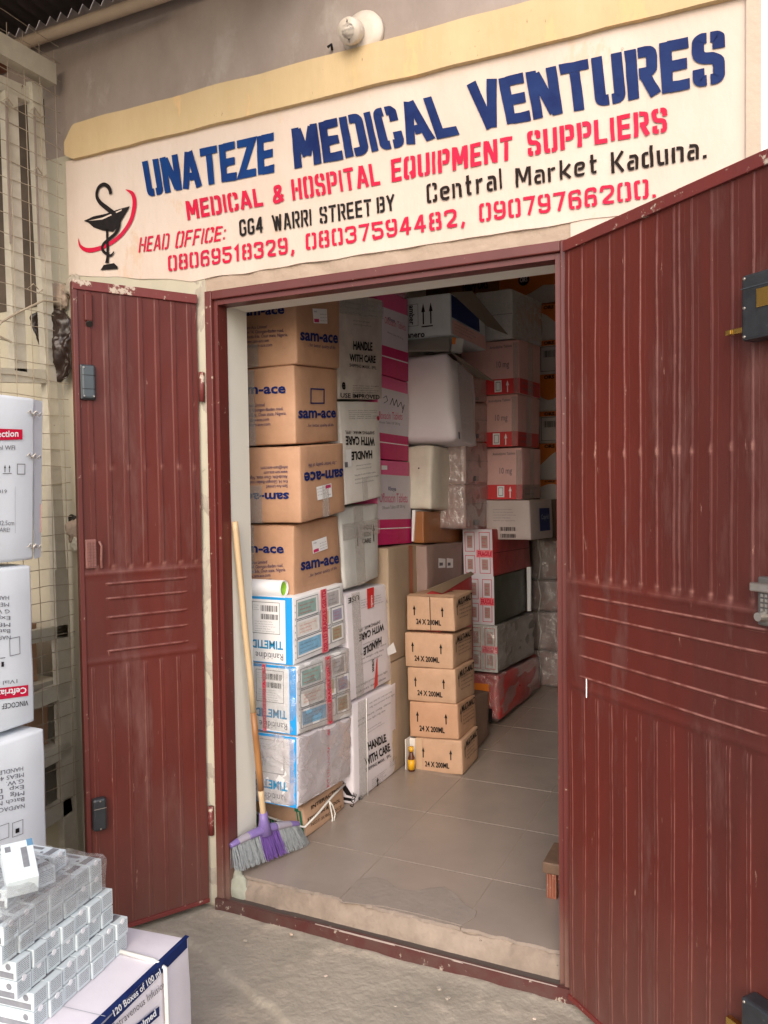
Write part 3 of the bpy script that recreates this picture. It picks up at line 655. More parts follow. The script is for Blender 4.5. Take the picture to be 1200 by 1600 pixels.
# the emblem: serpent round a cup with a red sweep
def ribbon(name, pts, ws, mt, y):
    P_ = [onY(a, b, y) for a, b in pts]; n = len(P_)
    # smooth by Catmull-Rom
    def cr_(A, i, t):
        p0, p1, p2, p3 = A[max(0, i-1)], A[i], A[min(len(A)-1, i+1)], A[min(len(A)-1, i+2)]
        return .5*((2*p1)+(p2-p0)*t+(2*p0-5*p1+4*p2-p3)*t*t+(3*p1-p0-3*p2+p3)*t**3)
    Q = []; W_ = []
    for i in range(n-1):
        for k in range(6): Q.append(cr_(P_, i, k/6)); W_.append(ws[i]+(ws[i+1]-ws[i])*k/6)
    Q.append(P_[-1]); W_.append(ws[-1])
    V = []
    for i, p in enumerate(Q):
        t = (Q[min(i+1, len(Q)-1)]-Q[max(0, i-1)]).normalized(); nn = Vector((-t.z, 0, t.x))
        V += [p+nn*W_[i]/2, p-nn*W_[i]/2]
    F = [(2*i+1, 2*i+3, 2*i+2, 2*i) for i in range(len(Q)-1)]
    return mesh(name, V, F, mt, fa)
px_ = .0019
ribbon('red_sweep', [(196, 296), (207, 303), (210, 320), (204, 345), (188, 368), (165, 384), (140, 391), (126, 385), (122, 372)], [.4*px_, 8*px_, 10*px_, 9*px_, 8*px_, 8*px_, 9*px_, 6*px_, .3*px_], CRIM, SY-.0035)
b = MB(); b.v = [onY(a, c, SY-.0042) for a, c in [(131, 345), (146, 338), (165, 334), (185, 327), (203, 322), (196, 334), (190, 344), (186, 353), (176, 362), (160, 360), (146, 355), (138, 348)]]; b.f = [tuple(range(12))[::-1]]; b.build('painted_cup', BLACK, fa)
ribbon('painted_stem', [(167, 358), (168, 380), (168, 400), (167, 411)], [5*px_, 7*px_, 6*px_, 10*px_], BLACK, SY-.0042)
b = MB(); b.v = [onY(a, c, SY-.0046) for a, c in [(157, 422), (162, 414), (178, 411), (184, 417), (183, 420)]]; b.f = [(4, 3, 2, 1, 0)]; b.build('painted_foot', BLACK, fa)
b = MB(); b.v = [onY(a, c, SY-.0050) for a, c in [(138, 345), (160, 340), (190, 327), (190, 329), (160, 343)]]; b.f = [(4, 3, 2, 1, 0)]; b.build('cup_pale_line', CREAM, fa)  # pale line drawn across the cup, part of the emblem
ribbon('painted_serpent', [(173, 303), (170, 293), (162, 288), (154, 293), (151, 305), (156, 316), (168, 326), (180, 336), (186, 348), (182, 362), (172, 372), (161, 382), (161, 392), (172, 399), (178, 393)],
       [7*px_, 8*px_, 7*px_, 7*px_, 7*px_, 8*px_, 9*px_, 9*px_, 8*px_, 7*px_, 6*px_, 6*px_, 6*px_, 5*px_, 2*px_], BLACK, SY-.0056)

# ------------------------------------------------------------------ lamp holder, pipe, roof
lp = thing('lamp_holder', 'old white bulb socket without bulb on a round base above the ochre ledge', 'lamp holder', onY(568, 55, 0))
c0 = onY(569, 55, -.004); v = []; 
b = MB(); b.tube([c0+Vector((0, .004, 0)), c0+Vector((0, -.014, 0)), c0+Vector((0, -.024, 0))], [.068, .066, .040], 28); b.build('base', BULBW, lp, True)
d = Vector((.02, -1, -.42)).normalized(); s0 = c0+Vector((-.016, -.012, .006))
b = MB(); b.tube([s0, s0+d*.03, s0+d*.034, s0+d*.062, s0+d*.072, s0+d*.072, s0+d*.055], [.030, .032, .036, .037, .034, .021, .019], 24, caps=False); b.build('socket', BULBW, lp, True)
b = MB(); b.tube([s0+d*.0555, s0+d*.058], [.0185, .0185], 20); b.build('contact_plate', BULBR, lp)
b = MB(); p0 = onY(519, 78, -.004); b.tube([p0, p0+Vector((.004, -.012, .01)), p0+Vector((-.004, -.02, .0))], .004, 6); tag(b.build('wall_plug', BLACK), 'tiny dark plug stuck in grey wall left of the lamp holder', 'plug')
pb = MB(); a0 = onY(30, 70, -.05); a1 = onY(243, -3, -.05); dd = a1-a0; pb.tube([a0-dd*.8, a0, a1, a1+dd*1.2], .021, 14)
tag(pb.build('conduit_pipe', PIPE, smooth=True), 'cream pipe running along the top of the grey wall under the roof', 'pipe')
rf = thing('canopy_roof', 'dark lean-to roof with reddish timbers over the shop front', 'roof', (0, -.6, 3.3))
def rz_(y): return 3.26-.10*y*-1*-.0+(-y)*.10
RW = (-3.2, .62); RY = (-1.35, -.002)
v = []; f = []; n = 140
for i in range(n+1):
    x = RW[0]+(RW[1]-RW[0])*i/n; z_ = .018*math.cos(i*math.pi)
    v += [(x, RY[0], 3.215+.17+z_), (x, RY[1], 3.215+z_)]
f = [(2*i, 2*i+2, 2*i+3, 2*i+1) for i in range(n)]
mesh('roof_sheet', v, f, ROOFM, rf)
for y in (-.42, -.85, -1.30):
    b = MB(); b.box((RW[0], y-.025, 3.145+(-y)*.12), (RW[1], y+.025, 3.195+(-y)*.12)); b.build('purlin', TIMBER, rf)
for x in (-1.9, -.95, .45):
    b = MB(); M_ = Matrix.Translation((x, 0, 3.145)) @ Matrix.Rotation(-.10, 4, 'X'); b.box((-.025, -1.34, -.075), (.025, -.0, .0), M_); b.build('rafter', TIMBER, rf)
b = MB(); a0 = onZ(130, -10, 3.09); b.tube([a0+Vector((-.3, -.2, 0)), a0+Vector((.22, .08, .0))], .014, 8); b.build('brace', TIMBER, rf)

# ------------------------------------------------------------------ door frame
df = thing('door_frame', 'oxide-red steel door frame round the open shop doorway', 'door frame', (.6, 0, 0))
def part(name, mt, parent, *boxes, bev=.0):
    b = MB()
    for a, c in boxes: b.box(a, c, bev=bev)
    return b.build(name, mt, parent, False)
part('jamb', FRAMERED, df, ((.0, -.016, .0), (.028, .050, 2.121)), bev=.003)
part('jamb_rebate', FRAMERED, df, ((.0285, -.002, .0), (.044, .0505, 2.09)))
part('jamb', FRAMERED, df, ((1.208, -.016, .0), (1.236, .050, 2.121)), bev=.003)
part('jamb_rebate', FRAMERED, df, ((1.192, -.002, .0), (1.2075, .0505, 2.09)))
part('head', FRAMERED, df, ((.0284, -.015, 2.091), (1.2076, .050, 2.1205)), bev=.003)
part('head_rebate', FRAMERED, df, ((.0444, -.002, 2.074), (1.1916, .0505, 2.0905)))
def thr(name, y0, y1, zt, mt):
    X_ = lin(.0, 1.236, 60); v = []; f = []
    for x in X_:
        j = .0025*nz(x, y0, 6)
        v += [(x, y0+j, -.02), (x, y0+j-.001, zt+j*.6), (x, y1+j, zt+j*.6), (x, y1+j, -.02)]
    for i in range(60):
        for k in range(3): f.append((4*i+k, 4*i+4+k, 4*i+5+k, 4*i+1+k))
    return mesh(name, v, f, mt, df)
thr('threshold', -.026, -.014, .033, STEELRED)
part('threshold_edge', mat('bare_threshold_edge', (.55, .46, .42), .4, namt=.6, metal=.3), df, ((.40, -.0268, .0300), (1.19, -.0240, .0345)))
part('threshold_channel', mat('channel_shade', (.085, .065, .055), .9, bump=.6), df, ((.044, -.0135, -.03), (1.192, .014, .029)))  # fills the groove; the shade of the recess is put into its colour

# ------------------------------------------------------------------ door leaves
def leaf(name, label, H, dirv, nrm, W, ribs, u0b, u1b, lowribs, ztop=2.088, thick=.034, seed=0, ribw=.013, hh=.0042, highlight_wear_f=1, faint=0):
    """pressed steel sheet; u runs from hinge to free edge, nrm is the seen side"""
    H = Vector(H); dirv = Vector(dirv).normalized(); nrm = Vector(nrm).normalized()
    root = thing(name, label, 'door leaf', H)
    sd_ = .0013; bw_ = .0075; lw_ = .011
    bandz = [1.146, 1.098, 1.037, .984, .928]
    def prof(d, rw=None): # 0..1 trapezoid rib
        rw = rw or ribw
        if d < 0: return 0
        if d < sd_: return d/sd_
        if d < rw: return 1
        if d < rw+sd_*1.6: return 1-(d-rw)/(sd_*1.6)
        return 0
    def sm(t): t = max(0, min(1, t)); return t*t*(3-2*t)
    def hgt(u, z):
        h = 0
        if z > 1.19:
            e = sm((z-1.202)/.012)*sm((ztop-z)/.01)
            for r_ in ribs: h = max(h, prof(u-r_)*e)
        elif z < .905:
            e = sm((.888-z)/.012)*sm((z-.03)/.03)
            for r_ in lowribs: h = max(h, prof(u-r_, lw_)*e*.55)
        else:
            e = sm((u-u0b)/.02)*sm((u1b-u)/.02)
            for zb in bandz: h = max(h, prof(z-zb, bw_)*e)
        h *= hh
        h += .003*math.exp(-((z-1.185)/.006)**2)*sm((u-.01)/.02)+.003*math.exp(-((z-.902)/.006)**2)*sm((u-.01)/.02)
        p = Vector((u*3+seed, z*1.6, 0))
        h += .0040*noise.noise(p*1.6)+.0016*noise.noise(p*5)+.0006*noise.noise(Vector((u*30, z*18, seed)))
        for r_ in ribs[::1]:
            for zk in (1.52+.02*((r_*37) % 1), ):
                h += .0022*math.exp(-(((u-r_)/.006)**2+((z-zk)/.008)**2))
        return h
    def highlight_wear_at(u, z):  # highlight lines painted along the rib edges, plus rubbed spots on the ribs
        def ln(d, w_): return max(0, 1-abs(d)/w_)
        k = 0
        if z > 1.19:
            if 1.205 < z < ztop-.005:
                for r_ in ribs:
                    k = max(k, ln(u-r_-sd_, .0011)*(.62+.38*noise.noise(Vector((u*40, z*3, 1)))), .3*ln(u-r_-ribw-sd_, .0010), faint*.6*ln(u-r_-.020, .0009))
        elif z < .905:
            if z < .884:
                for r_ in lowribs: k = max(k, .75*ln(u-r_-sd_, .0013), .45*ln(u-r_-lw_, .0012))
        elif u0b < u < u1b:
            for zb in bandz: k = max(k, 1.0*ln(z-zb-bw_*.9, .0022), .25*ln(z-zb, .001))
        k = k*highlight_wear_f+.6*ln(z-1.188, .004)*.5
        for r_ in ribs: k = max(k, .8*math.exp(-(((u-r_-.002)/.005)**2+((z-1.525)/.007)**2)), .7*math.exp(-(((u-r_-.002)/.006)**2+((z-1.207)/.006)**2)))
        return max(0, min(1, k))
    us = set(lin(0, W, int(W/.012)))
    for r_ in ribs+lowribs:
        for d in (-.0012, -.0004, 0, sd_*.99, sd_*2.1, ribw*.5, ribw, ribw+1.6*sd_, lw_, lw_+1.6*sd_, lw_-.0012, lw_+.0012, .0190, .020, .0210): 
            if 0 < r_+d < W: us.add(r_+d)
    us = sorted(us); us = [u for i, u in enumerate(us) if i == 0 or u-us[i-1] > .00035]; us[-1] = W
    zs = set(lin(.02, 2.088, 76))
    for zb in bandz:
        for d in (-.001, 0, sd_, bw_*.5, bw_-.0022, bw_, bw_+1.6*sd_, bw_+.0040): zs.add(zb+d)
    for zk in (1.202, 1.208, 1.214, .888, .882, .876, 1.185, 1.179, 1.191, .902, .896, .908, 1.52, 1.53, 1.54, 1.51): zs.add(zk)
    zs = sorted(zs); zs = [z for i, z in enumerate(zs) if i == 0 or z-zs[i-1] > .0005]
    v = [H+dirv*u+Vector((0, 0, z))+nrm*hgt(u, z) for u in us for z in zs]; n = len(zs)
    flip = dirv.cross(Vector((0, 0, 1))).dot(nrm) < 0
    f = []
    for i in range(len(us)-1):
        for j in range(n-1):
            q = (i*n+j, (i+1)*n+j, (i+1)*n+j+1, i*n+j+1); f.append(q[::-1] if flip else q)
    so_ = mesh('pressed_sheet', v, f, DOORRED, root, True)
    at_ = so_.data.attributes.new('highlight_wear', 'FLOAT', 'POINT'); at_.data.foreach_set('value', [highlight_wear_at(u, z) for u in us for z in zs])
    Mx = Matrix((dirv, nrm, Vector((0, 0, 1)))).transposed().to_4x4(); Mx.translation = H
    b = MB(); b.box((0, -thick, .02), (W, -.004, 2.11), Mx); b.build('backing_frame', DOORRED, root)
    b = MB(); b.box((-.001, -.005, 2.082), (W+.001, .0075, 2.112), Mx, bev=.0015); b.build('top_rail', DOORCHIP, root)
    b = MB(); b.box((W-.012, -.006, .015), (W+.002, .0065, 2.081), Mx, bev=.0015); b.build('edge_strip', FRAMERED, root)
    b = MB(); b.box((0, -.006, .012), (W, .006, .026), Mx, bev=.001); b.build('bottom_rail', DOORCHIP, root)
    return root, Mx
HR = (1.225, -.03, 0); DR = (.773, -.635, 0); NR = (-.635, -.773, 0)
rr = [.013+.0535*k for k in range(14)]; rr.insert(8, .404); 
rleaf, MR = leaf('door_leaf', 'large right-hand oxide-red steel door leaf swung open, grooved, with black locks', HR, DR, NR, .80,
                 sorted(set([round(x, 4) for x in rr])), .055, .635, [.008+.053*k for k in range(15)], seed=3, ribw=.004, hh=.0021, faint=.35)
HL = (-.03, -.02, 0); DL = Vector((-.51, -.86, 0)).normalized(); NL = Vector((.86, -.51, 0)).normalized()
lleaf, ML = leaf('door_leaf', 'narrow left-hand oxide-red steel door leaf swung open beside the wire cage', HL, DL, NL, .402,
                 [.020, .075, .131, .186, .241, .297, .350], .055, .325, [.03, .085, .142, .196, .253, .308, .364], seed=9, ribw=.014, hh=.0042, highlight_wear_f=.55)
def leafpart(Mx, parent, name, mt, *boxes, bev=.0, smooth=False):
    b = MB()
    for a, c in boxes: b.box(a, c, Mx, bev=bev)
    return b.build(name, mt, parent, smooth)
# locks of the right leaf
lk = leafpart(MR, rleaf, 'lock_case', BLKPL, ((.610, .0, 1.735), (.73, .042, 1.866)), bev=.006)
q = MB(); q.box((.648, .042, 1.795), (.690, .0445, 1.832), MR, bev=.001); q.build('key_plate', BRASS, lk)
q = MB(); q.box((.610, .0422, 1.838), (.73, .0432, 1.8395), MR); q.build('seam', GREYPL, lk)
leafpart(MR, rleaf, 'latch_bolt', BRASS, ((.555, .012, 1.757), (.610, .024, 1.768)), ((.558, .0245, 1.758), (.572, .027, 1.767)), bev=.001)
lk = leafpart(MR, rleaf, 'lever_lock', mat('grimy_zinc', (.16, .15, .14), .45, namt=.7, metal=.6), ((.630, .0, 1.163), (.690, .018, 1.262)), bev=.004)
b = MB()
for i in range(4):
    for j in range(5): b.box((.640+i*.010, .018, 1.192+j*.010), (.646+i*.010, .0205, 1.198+j*.010), MR)
b.build('mesh_studs', STEEL, lk)
q = MB(); q.box((.620, .018, 1.232), (.70, .030, 1.250), MR, bev=.003); q.build('lever', STEEL, lk)
q = MB(); q.tube([MR @ Vector((.646, .018, 1.183)), MR @ Vector((.646, .036, 1.183))], [.011, .009], 12); q.build('bolt_head', STEEL, lk)
lk = leafpart(MR, rleaf, 'lock_case', BLKPL, ((.612, .0, .255), (.73, .042, .392)), bev=.006)
leafpart(MR, rleaf, 'latch_bolt', BRASS, ((.560, .012, .296), (.612, .026, .312)), bev=.001)
q = MB(); q.tube([MR @ Vector((.090, .008, .935)), MR @ Vector((.091, .009, .885))], .0016, 6); q.build('paint_drip', WPAPER, rleaf)
def screws(M_, par, pts, r_=.0032):
    for p in pts:
        q = MB(); p = Vector(p); q.tube([M_ @ p, M_ @ (p+Vector((0, .0018, 0)))], [r_, r_*.7], 10); q.build('screw', STEEL, par)
lcs = [o for o in rleaf.children if o.name.startswith('lock_case')]
screws(MR, lcs[0], [(.618, .042, 1.858), (.618, .042, 1.743), (.618, .042, 1.80)]); screws(MR, lcs[1], [(.620, .042, .384), (.620, .042, .263)])
# hardware of the left leaf
b = MB(); b.box((.345, .0, 1.985), (.370, .012, 2.072), ML, bev=.004); b.build('bolt_housing', DOORRED, lleaf)
b = MB(); b.tube([ML @ Vector((.357, .010, 1.978)), ML @ Vector((.357, .013, 1.975))], .011, 14); b.build('bolt_socket', DARKV, lleaf)
hd = leafpart(ML, lleaf, 'pull_plate', GREYPL, ((.345, .002, 1.742), (.386, .020, 1.845)), bev=.006)
q = MB(); q.box((.342, .001, 1.738), (.389, .012, 1.849), ML, bev=.005); q.build('plate_rim', BLKPL, hd)
q = MB(); q.box((.346, .0201, 1.771), (.385, .0208, 1.7725), ML); q.box((.346, .0201, 1.814), (.385, .0208, 1.8155), ML); q.build('seam', BLACK, hd)
b = MB(); b.box((.352, .0, 1.205), (.387, .012, 1.298), ML, bev=.004)
for i in range(3):
    for j in range(9): b.box((.356+i*.009, .012, 1.212+j*.0090), (.362+i*.009, .0155, 1.218+j*.0090), ML)
b.build('perforated_latch', mat('red_brown_latch', (.22, .09, .075), .45, namt=.8, nscale=60), lleaf)
b = MB(); b.tube([ML @ Vector((.343, .008, 1.29)), ML @ Vector((.338, .014, 1.275)), ML @ Vector((.340, .014, 1.23)), ML @ Vector((.338, .008, 1.205))], .004, 8); b.build('latch_rod', mat('red_brown_latch', (.2, .1, .08)), lleaf)
lk = leafpart(ML, lleaf, 'lock_case', BLKPL, ((.345, .0, .365), (.388, .028, .470)), bev=.008)
q = MB(); q.box((.347, .028, .437), (.386, .0288, .439), ML); q.build('seam', STEEL, lk)
screws(ML, hd, [(.380, .0205, 1.838), (.380, .0205, 1.749), (.351, .0205, 1.749)]); screws(ML, lk, [(.366, .0285, .462), (.366, .0285, .373)])
for z in (1.80, .30):
    q = MB(); q.tube([Vector((-.016, -.018, z-.05)), Vector((-.016, -.018, z+.05))], .010, 10); q.build('hinge', DOORCHIP, lleaf, True)
    q = MB(); q.tube([Vector((1.232, -.026, z-.05)), Vector((1.232, -.026, z+.05))], .008, 10); q.build('hinge', DOORRED, rleaf, True)

# ------------------------------------------------------------------ added white building that fills the bright sky strip beyond the facade
nb = thing('sky_fill_building', 'made-up white building standing in for the bright sky right of the signboard', 'building', (5, 3.4, 0))
WH = mat('sky_fill_white', (.86, .86, .85), .8, (.80, .80, .78), 2, .5)
part('wall', WH, nb, ((.3, 4.7, -.02), (9, 4.9, 7.5)))
part('plinth', RENDER_, nb, ((.3, 4.68, -.02), (9, 4.699, .4)))
part('window', DARKV, nb, ((5.2, 4.685, 1.2), (6.2, 4.699, 2.3))); part('parapet', WH, nb, ((.25, 4.65, 7.5), (9.05, 4.95, 7.65)))

# ------------------------------------------------------------------ room inside
rm = thing('shop_room', 'dim plastered walls and ceiling of the storeroom behind the doorway', 'room', (.9, 2.2, 0))
for nm, a, c in (('side_wall', (-.62, .171, 0), (-.50, 4.2, 3.0)), ('side_wall', (1.60, .171, 0), (1.70, 4.2, 3.0)), ('back_wall', (-.62, 4.2, 0), (1.70, 4.3, 3.0)), ('ceiling', (-.62, .171, 3.0), (1.70, 4.3, 3.1))):
    wallbox(nm, a, c, ROOMW, rm)

# ================================================================== STOCK INSIDE
def samace(o, flipit=False, sticker=None, pos=None):
    pass
ADR = ['Sam-Ace Limited', 'Km 14, Gbongan-Ibadan road,', 'Akoda-Ede, Osun state, Nigeria.', 'www.sam-ace.com', 'info@sam-ace.com']
G1 = 'brown cartons with big blue lettering stacked inside the doorway'
def addr(F, x, y, dy, flipped=False, ln=(33, 60, 66, 37, 42)):
    for i, t in enumerate(ADR):
        yy = y+dy*i; L_ = ln[i]
        if not flipped: F.text(t, NAVY, (x, yy), (x+L_, yy-.06*L_), (x, yy-5.2), 0)
        else: F.text(t, NAVY, (x, yy), (x-L_, yy+.04*L_), (x, yy+5.2), 0)
def sticker(S, pts, sub=MAGENTA):
    S.quad(WPAPER, pts, .0002)
    a, b, c, d = [Vector(p) for p in pts]      # bl br tr tl
    def q(u, v): return tuple(a*(1-u)*(1-v)+b*u*(1-v)+c*u*v+d*(1-u)*v)
    S.quad(sub, [q(.05, .06), q(.40, .06), q(.40, .30), q(.05, .30)], .0006)
    for i in range(3): S.text('net 24 x 10', GREYP, q(.5, .15+.22*i), q(.95, .15+.22*i), q(.5, .23+.22*i), 0, .0006)
    S.text('made', GREYP, q(.08, .75), q(.3, .75), q(.08, .88), 0, .0006)
YS = .34
o = carton('top brown carton of the blue-lettered stack, its upper edge cut off by the lintel', CARD, (461, 442), (464, 568), (531, 452), (531, 576), Yf=YS, group=G1)
o.F.text('sam-ace', NAVY, (374, 494), (445, 490), (374, 479), .03); addr(o.F, 384, 515, 7.2)
o.S.text('sam-ace', NAVY, (468, 531), (527, 536), (468, 513), .03); o.S.text('...for better quality of life', NAVY, (480, 541), (523, 546), (480, 535.5), .0)
sticker(o.S, [(489, 505), (510.5, 506), (509.5, 483), (487, 482)]); o.F.rect(CLTAPE, .42, 0, .58, .3, .0006); done(o)
o = carton('second blue-lettered brown carton from the top, with a printed blue rectangle outline', CARD, (459, 570), (462, 694), (527.5, 577), (529, 689), Yf=YS, group=G1)
o.F.text('sam-ace', NAVY, (366, 616), (447, 614), (366, 601), .03); addr(o.F, 378, 637, 7.6, ln=(36, 65, 70, 43, 45))
o.S.text('sam-ace', NAVY, (465, 653), (524, 652), (465, 636), .03); o.S.text('...for better quality of life', NAVY, (478, 667), (520, 666), (478, 662), .0)
for p in ([(484, 631), (506, 631), (506, 629), (484, 629)], [(484, 608.5), (506, 609.5), (506, 607.5), (484, 606.5)], [(484, 631), (485.5, 631), (485.5, 607), (484, 607)], [(504.5, 631), (506, 631), (506, 608), (504.5, 608)]): o.S.quad(NAVY, p, .0003)
o.F.rect(CLTAPE, .40, 0, .56, .98, .0006); done(o)
o = carton('third blue-lettered brown carton, standing upside down with a tilted white sticker', CARD, (468, 697), (470, 818), (537, 692), (540, 799), Yf=.332, group=G1)
o.F.text('sam-ace', NAVY, (452, 770), (374, 771), (452, 784), .03); addr(o.F, 450, 757, -7.3, True)
o.S.text('sam-ace', NAVY, (535, 732.5), (474, 739), (535, 750), .03); o.S.text('...for better quality of life', NAVY, (525, 720.5), (481, 725), (525, 726), .0)
sticker(o.S, [(495, 782), (518, 776), (516.5, 755), (493, 761)][2:]+[(495, 782), (518, 776), (516.5, 755), (493, 761)][:2]); o.F.rect(CLTAPE, .44, 0, .58, .5, .0006); o.S.rect(CLTAPE, .45, 0, .6, .45, .0006); done(o)
o = carton('lowest blue-lettered brown carton, right behind the green-lined white tube', CARD, (458, 821), (460, 932), (528.5, 806), (535, 911), Yf=YS+.006, group=G1)
o.F.text('sam-ace', NAVY, (368, 862), (444, 864), (368, 848), .03); addr(o.F, 385, 882, 7.0, ln=(33, 58, 62, 38, 40))
o.S.text('sam-ace', NAVY, (469, 891), (529, 879), (469, 873), .03); o.S.text('...for better quality of life', NAVY, (481, 902), (525, 889), (481, 897), .0)
sticker(o.S, [(488, 865.5), (511, 857), (509, 838), (486, 846)]); o.F.rect(CLTAPE, .42, .3, .56, 1, .0006); done(o)

# rolled tube with green inside, lying on the blue-white carton
YT = .314
a0 = onY(447-13, 919, YT-.005); zc = a0.z
tb = thing('paper_tube', 'white rolled tube with bright green inside lying before the lowest blue-lettered brown carton', 'tube', (a0.x-.2, YT-.005, zc))
r_ = .031; n = 28
def tubemesh(r0, r1, x0, x1):
    v = []; f = []
    for k in range(n):
        a = 2*math.pi*k/n; c, s_ = math.cos(a), math.sin(a)
        for (x, r__) in ((x0, r0), (x1, r0), (x1, r1), (x0, r1)): v.append((x, YT-.005+c*r__*.95, zc+s_*r__))
    for k in range(n):
        k2 = (k+1) % n
        for j in range(4): f.append((4*k+j, 4*k2+j, 4*k2+(j+1) % 4, 4*k+(j+1) % 4))
    return v, f
v, f = tubemesh(r_, r_-.003, a0.x-.42, a0.x+.03); mesh('outer_wall', v, f, WPAPER, tb, True)
v, f = tubemesh(r_-.0035, r_-.006, a0.x-.42, a0.x+.022); mesh('green_lining', v, f, LIME, tb, True)

G2 = 'blue and white medicine cartons under the brown stack'
MINI = [(.06, .68, .44, .93, (.25, .38, .36)), (.62, .68, .90, .94, (.40, .38, .40)), (.06, .40, .46, .62, (.66, .63, .60)), (.50, .42, .68, .66, (.50, .44, .30)), (.72, .42, .95, .64, (.30, .30, .42)),
        (.06, .10, .52, .34, (.20, .42, .62)), (.70, .12, .93, .36, (.33, .29, .20)), (.55, .12, .66, .34, (.62, .52, .52))]
def medside(S, strong=1):
    for k, (u0, v0, u1, v1, c) in enumerate(MINI):
        S.rect(GREYP, u0-.012, v0-.02, u1+.012, v1+.02, -.0003, 1); S.rect(WPAPER, u0-.006, v0-.012, u1+.006, v1+.012, .0000, 1)
        S.rect(mat('medicine_print_%d' % k, c, .45, tuple(min(1, x*1.5) for x in c), 40, .7), u0+.012, v0+.02, u1-.03, v1-.02, .0003, 1)
        S.lines(GREYP if k % 2 else REDP, u0+.04, v0+.03, u1-.06, v1-.04, 3, k, .35, .0008)
    for v0 in (.36, .655): S.rect(PGREY, .02, v0, .98, v0+.006, .0001, 1)
    for k in range(9): S.arrow(GREYP, .025, .06+.1*k, .03, .012, .0003)
def medtape(S, u0=.46, u1=.56, txt='GSLTD FRAGILE GSLTD'):
    S.rect(RTAPE, u0, 0, u1, 1, .0012)
    S.textuv(txt, CRIM, (u1-.02, .02), (u1-.02, .98), (u0+.025, .02), .02, .0018)
def medfront(F, x0, x1, y0, y1, seed, tape=None, faded=False):
    # whole front printed: blue border on the right and along the top, label with barcodes, inverted name
    F.rect(WPAPER, 0, 0, 1, 1, -.0006, 6)
    F.rect(BLUEP, .885, 0, .995, 1, -.0002, 1); F.rect(BLUEP, .0, .955, .885, .995, -.0002, 4); F.rect(BLUEP, .0, .0, .885, .012, -.0002, 4)
    F.frame(BLACK, .36, .44, .80, .915, .006, .0004)
    if not faded:
        F.barcode(BLACK, .50, .775, .77, .865, seed, .0004); F.barcode(BLACK, .50, .655, .77, .735, seed+5, .0004)
        F.lines(GREYP, .40, .46, .78, .64, 5, seed, .3, .0004); F.lines(GREYP, .38, .78, .48, .88, 3, seed+2, .35, .0004)
    else:
        F.lines(PGREY, .40, .52, .78, .88, 6, seed, .25, .0004)
    F.textuv('TIMETIDINE', mat('timetidine_blue', (.02, .28, .55), .5), (.845, .335), (.12, .335), (.845, .215), .03, .0004)
    F.textuv('Ranitidine Tablets', mat('ranitidine_grey', (.12, .12, .16), .5), (.845, .155), (.04, .155), (.845, .055), .0, .0004)
    if tape: F.rect(RTAPE, tape, 0, tape+.06, 1, .0010); F.textuv('LABORATORIES PVT LTD', CRIM, (tape+.05, .98), (tape+.05, .1), (tape+.012, .98), .02, .0016)
o = carton('top blue-and-white medicine carton, unwrapped, right under the white tube', WPAPER, (457.5, 934), (459, 1039.5), (536.5, 911), (541, 1005), Yf=.285, group=G2, w_=.28)
medfront(o.F, 0, 0, 0, 0, 3); medside(o.S); medtape(o.S, .50, .62); done(o)
o = carton('middle blue-and-white medicine carton, shrink-wrapped with a red printed tape', WPAPER, (463.5, 1042), (465, 1149), (545, 1013), (550.5, 1118), Yf=.285, group=G2, w_=.28, wrap=WRAP)
medfront(o.F, 0, 0, 0, 0, 8, .46); medside(o.S); medtape(o.S, .50, .60); done(o)
o = carton('lowest blue-and-white medicine carton, blurred under thick hazy plastic', WPINK, (464.5, 1152), (465, 1263), (548, 1121), (547, 1213), Yf=.285, group=G2, w_=.28, wrap=WRAPH)
medfront(o.F, 0, 0, 0, 0, 12, None, True); o.S.textuv('PVT LTD LABORATORIES', CRIM, (.56, .05), (.56, .95), (.52, .05), .01, .001); done(o)
o = carton('crushed brown carton at the floor, tied with a white strap behind the broom', CARD2, (473, 1263), (480, 1310), (537, 1216), (540, 1272), Yf=.38, r=.008, amp=.005, w_=.26)
o.F.text('QUININE', GREENP, (393, 1287), (440, 1297), (393, 1271), .03)
o.F.rect(GREENP, .93, .1, .97, .9, 0)
o.S.text('INTERACTION', BLACK, (485, 1265), (533, 1232), (485, 1259), .02); o.S.text('STORE IN A COOL', BLACK, (479, 1284), (530, 1252), (479, 1279), .02); o.S.text('NOT SUBSTANCE', BLACK, (485, 1291), (532, 1262), (485, 1286.5), 0)
o.F.textuv('T', GREENP, (.86, .55), (.93, .55), (.86, .95), .05); done(o)
sb = MB(); off = Vector((0, -.004, 0)); f1 = o.F; s1 = o.S
pts = [f1.P(.0, .62, .004), f1.P(.35, .50, .004), f1.P(.75, .40, .006), f1.P(1.0, .42, .008)+Vector((.006, -.003, 0)), s1.P(.25, .55, .008), s1.P(.5, .72, .012), s1.P(.62, .78, .012), s1.P(.98, .82, .004)]
sb.tube(pts, .0045, 8); q = s1.P(.5, .70, .016)
sb.tube([q, q+Vector((.004, .0, -.02)), q+Vector((.006, .012, -.07)), q+Vector((.008, .0, -.105))], .0032, 6)
sb.tube([q, q+Vector((.006, .014, -.02)), q+Vector((.009, .03, -.06)), q+Vector((.009, .016, -.09))], .003, 6)
sb.build('strap', STRAP, o.root, True)

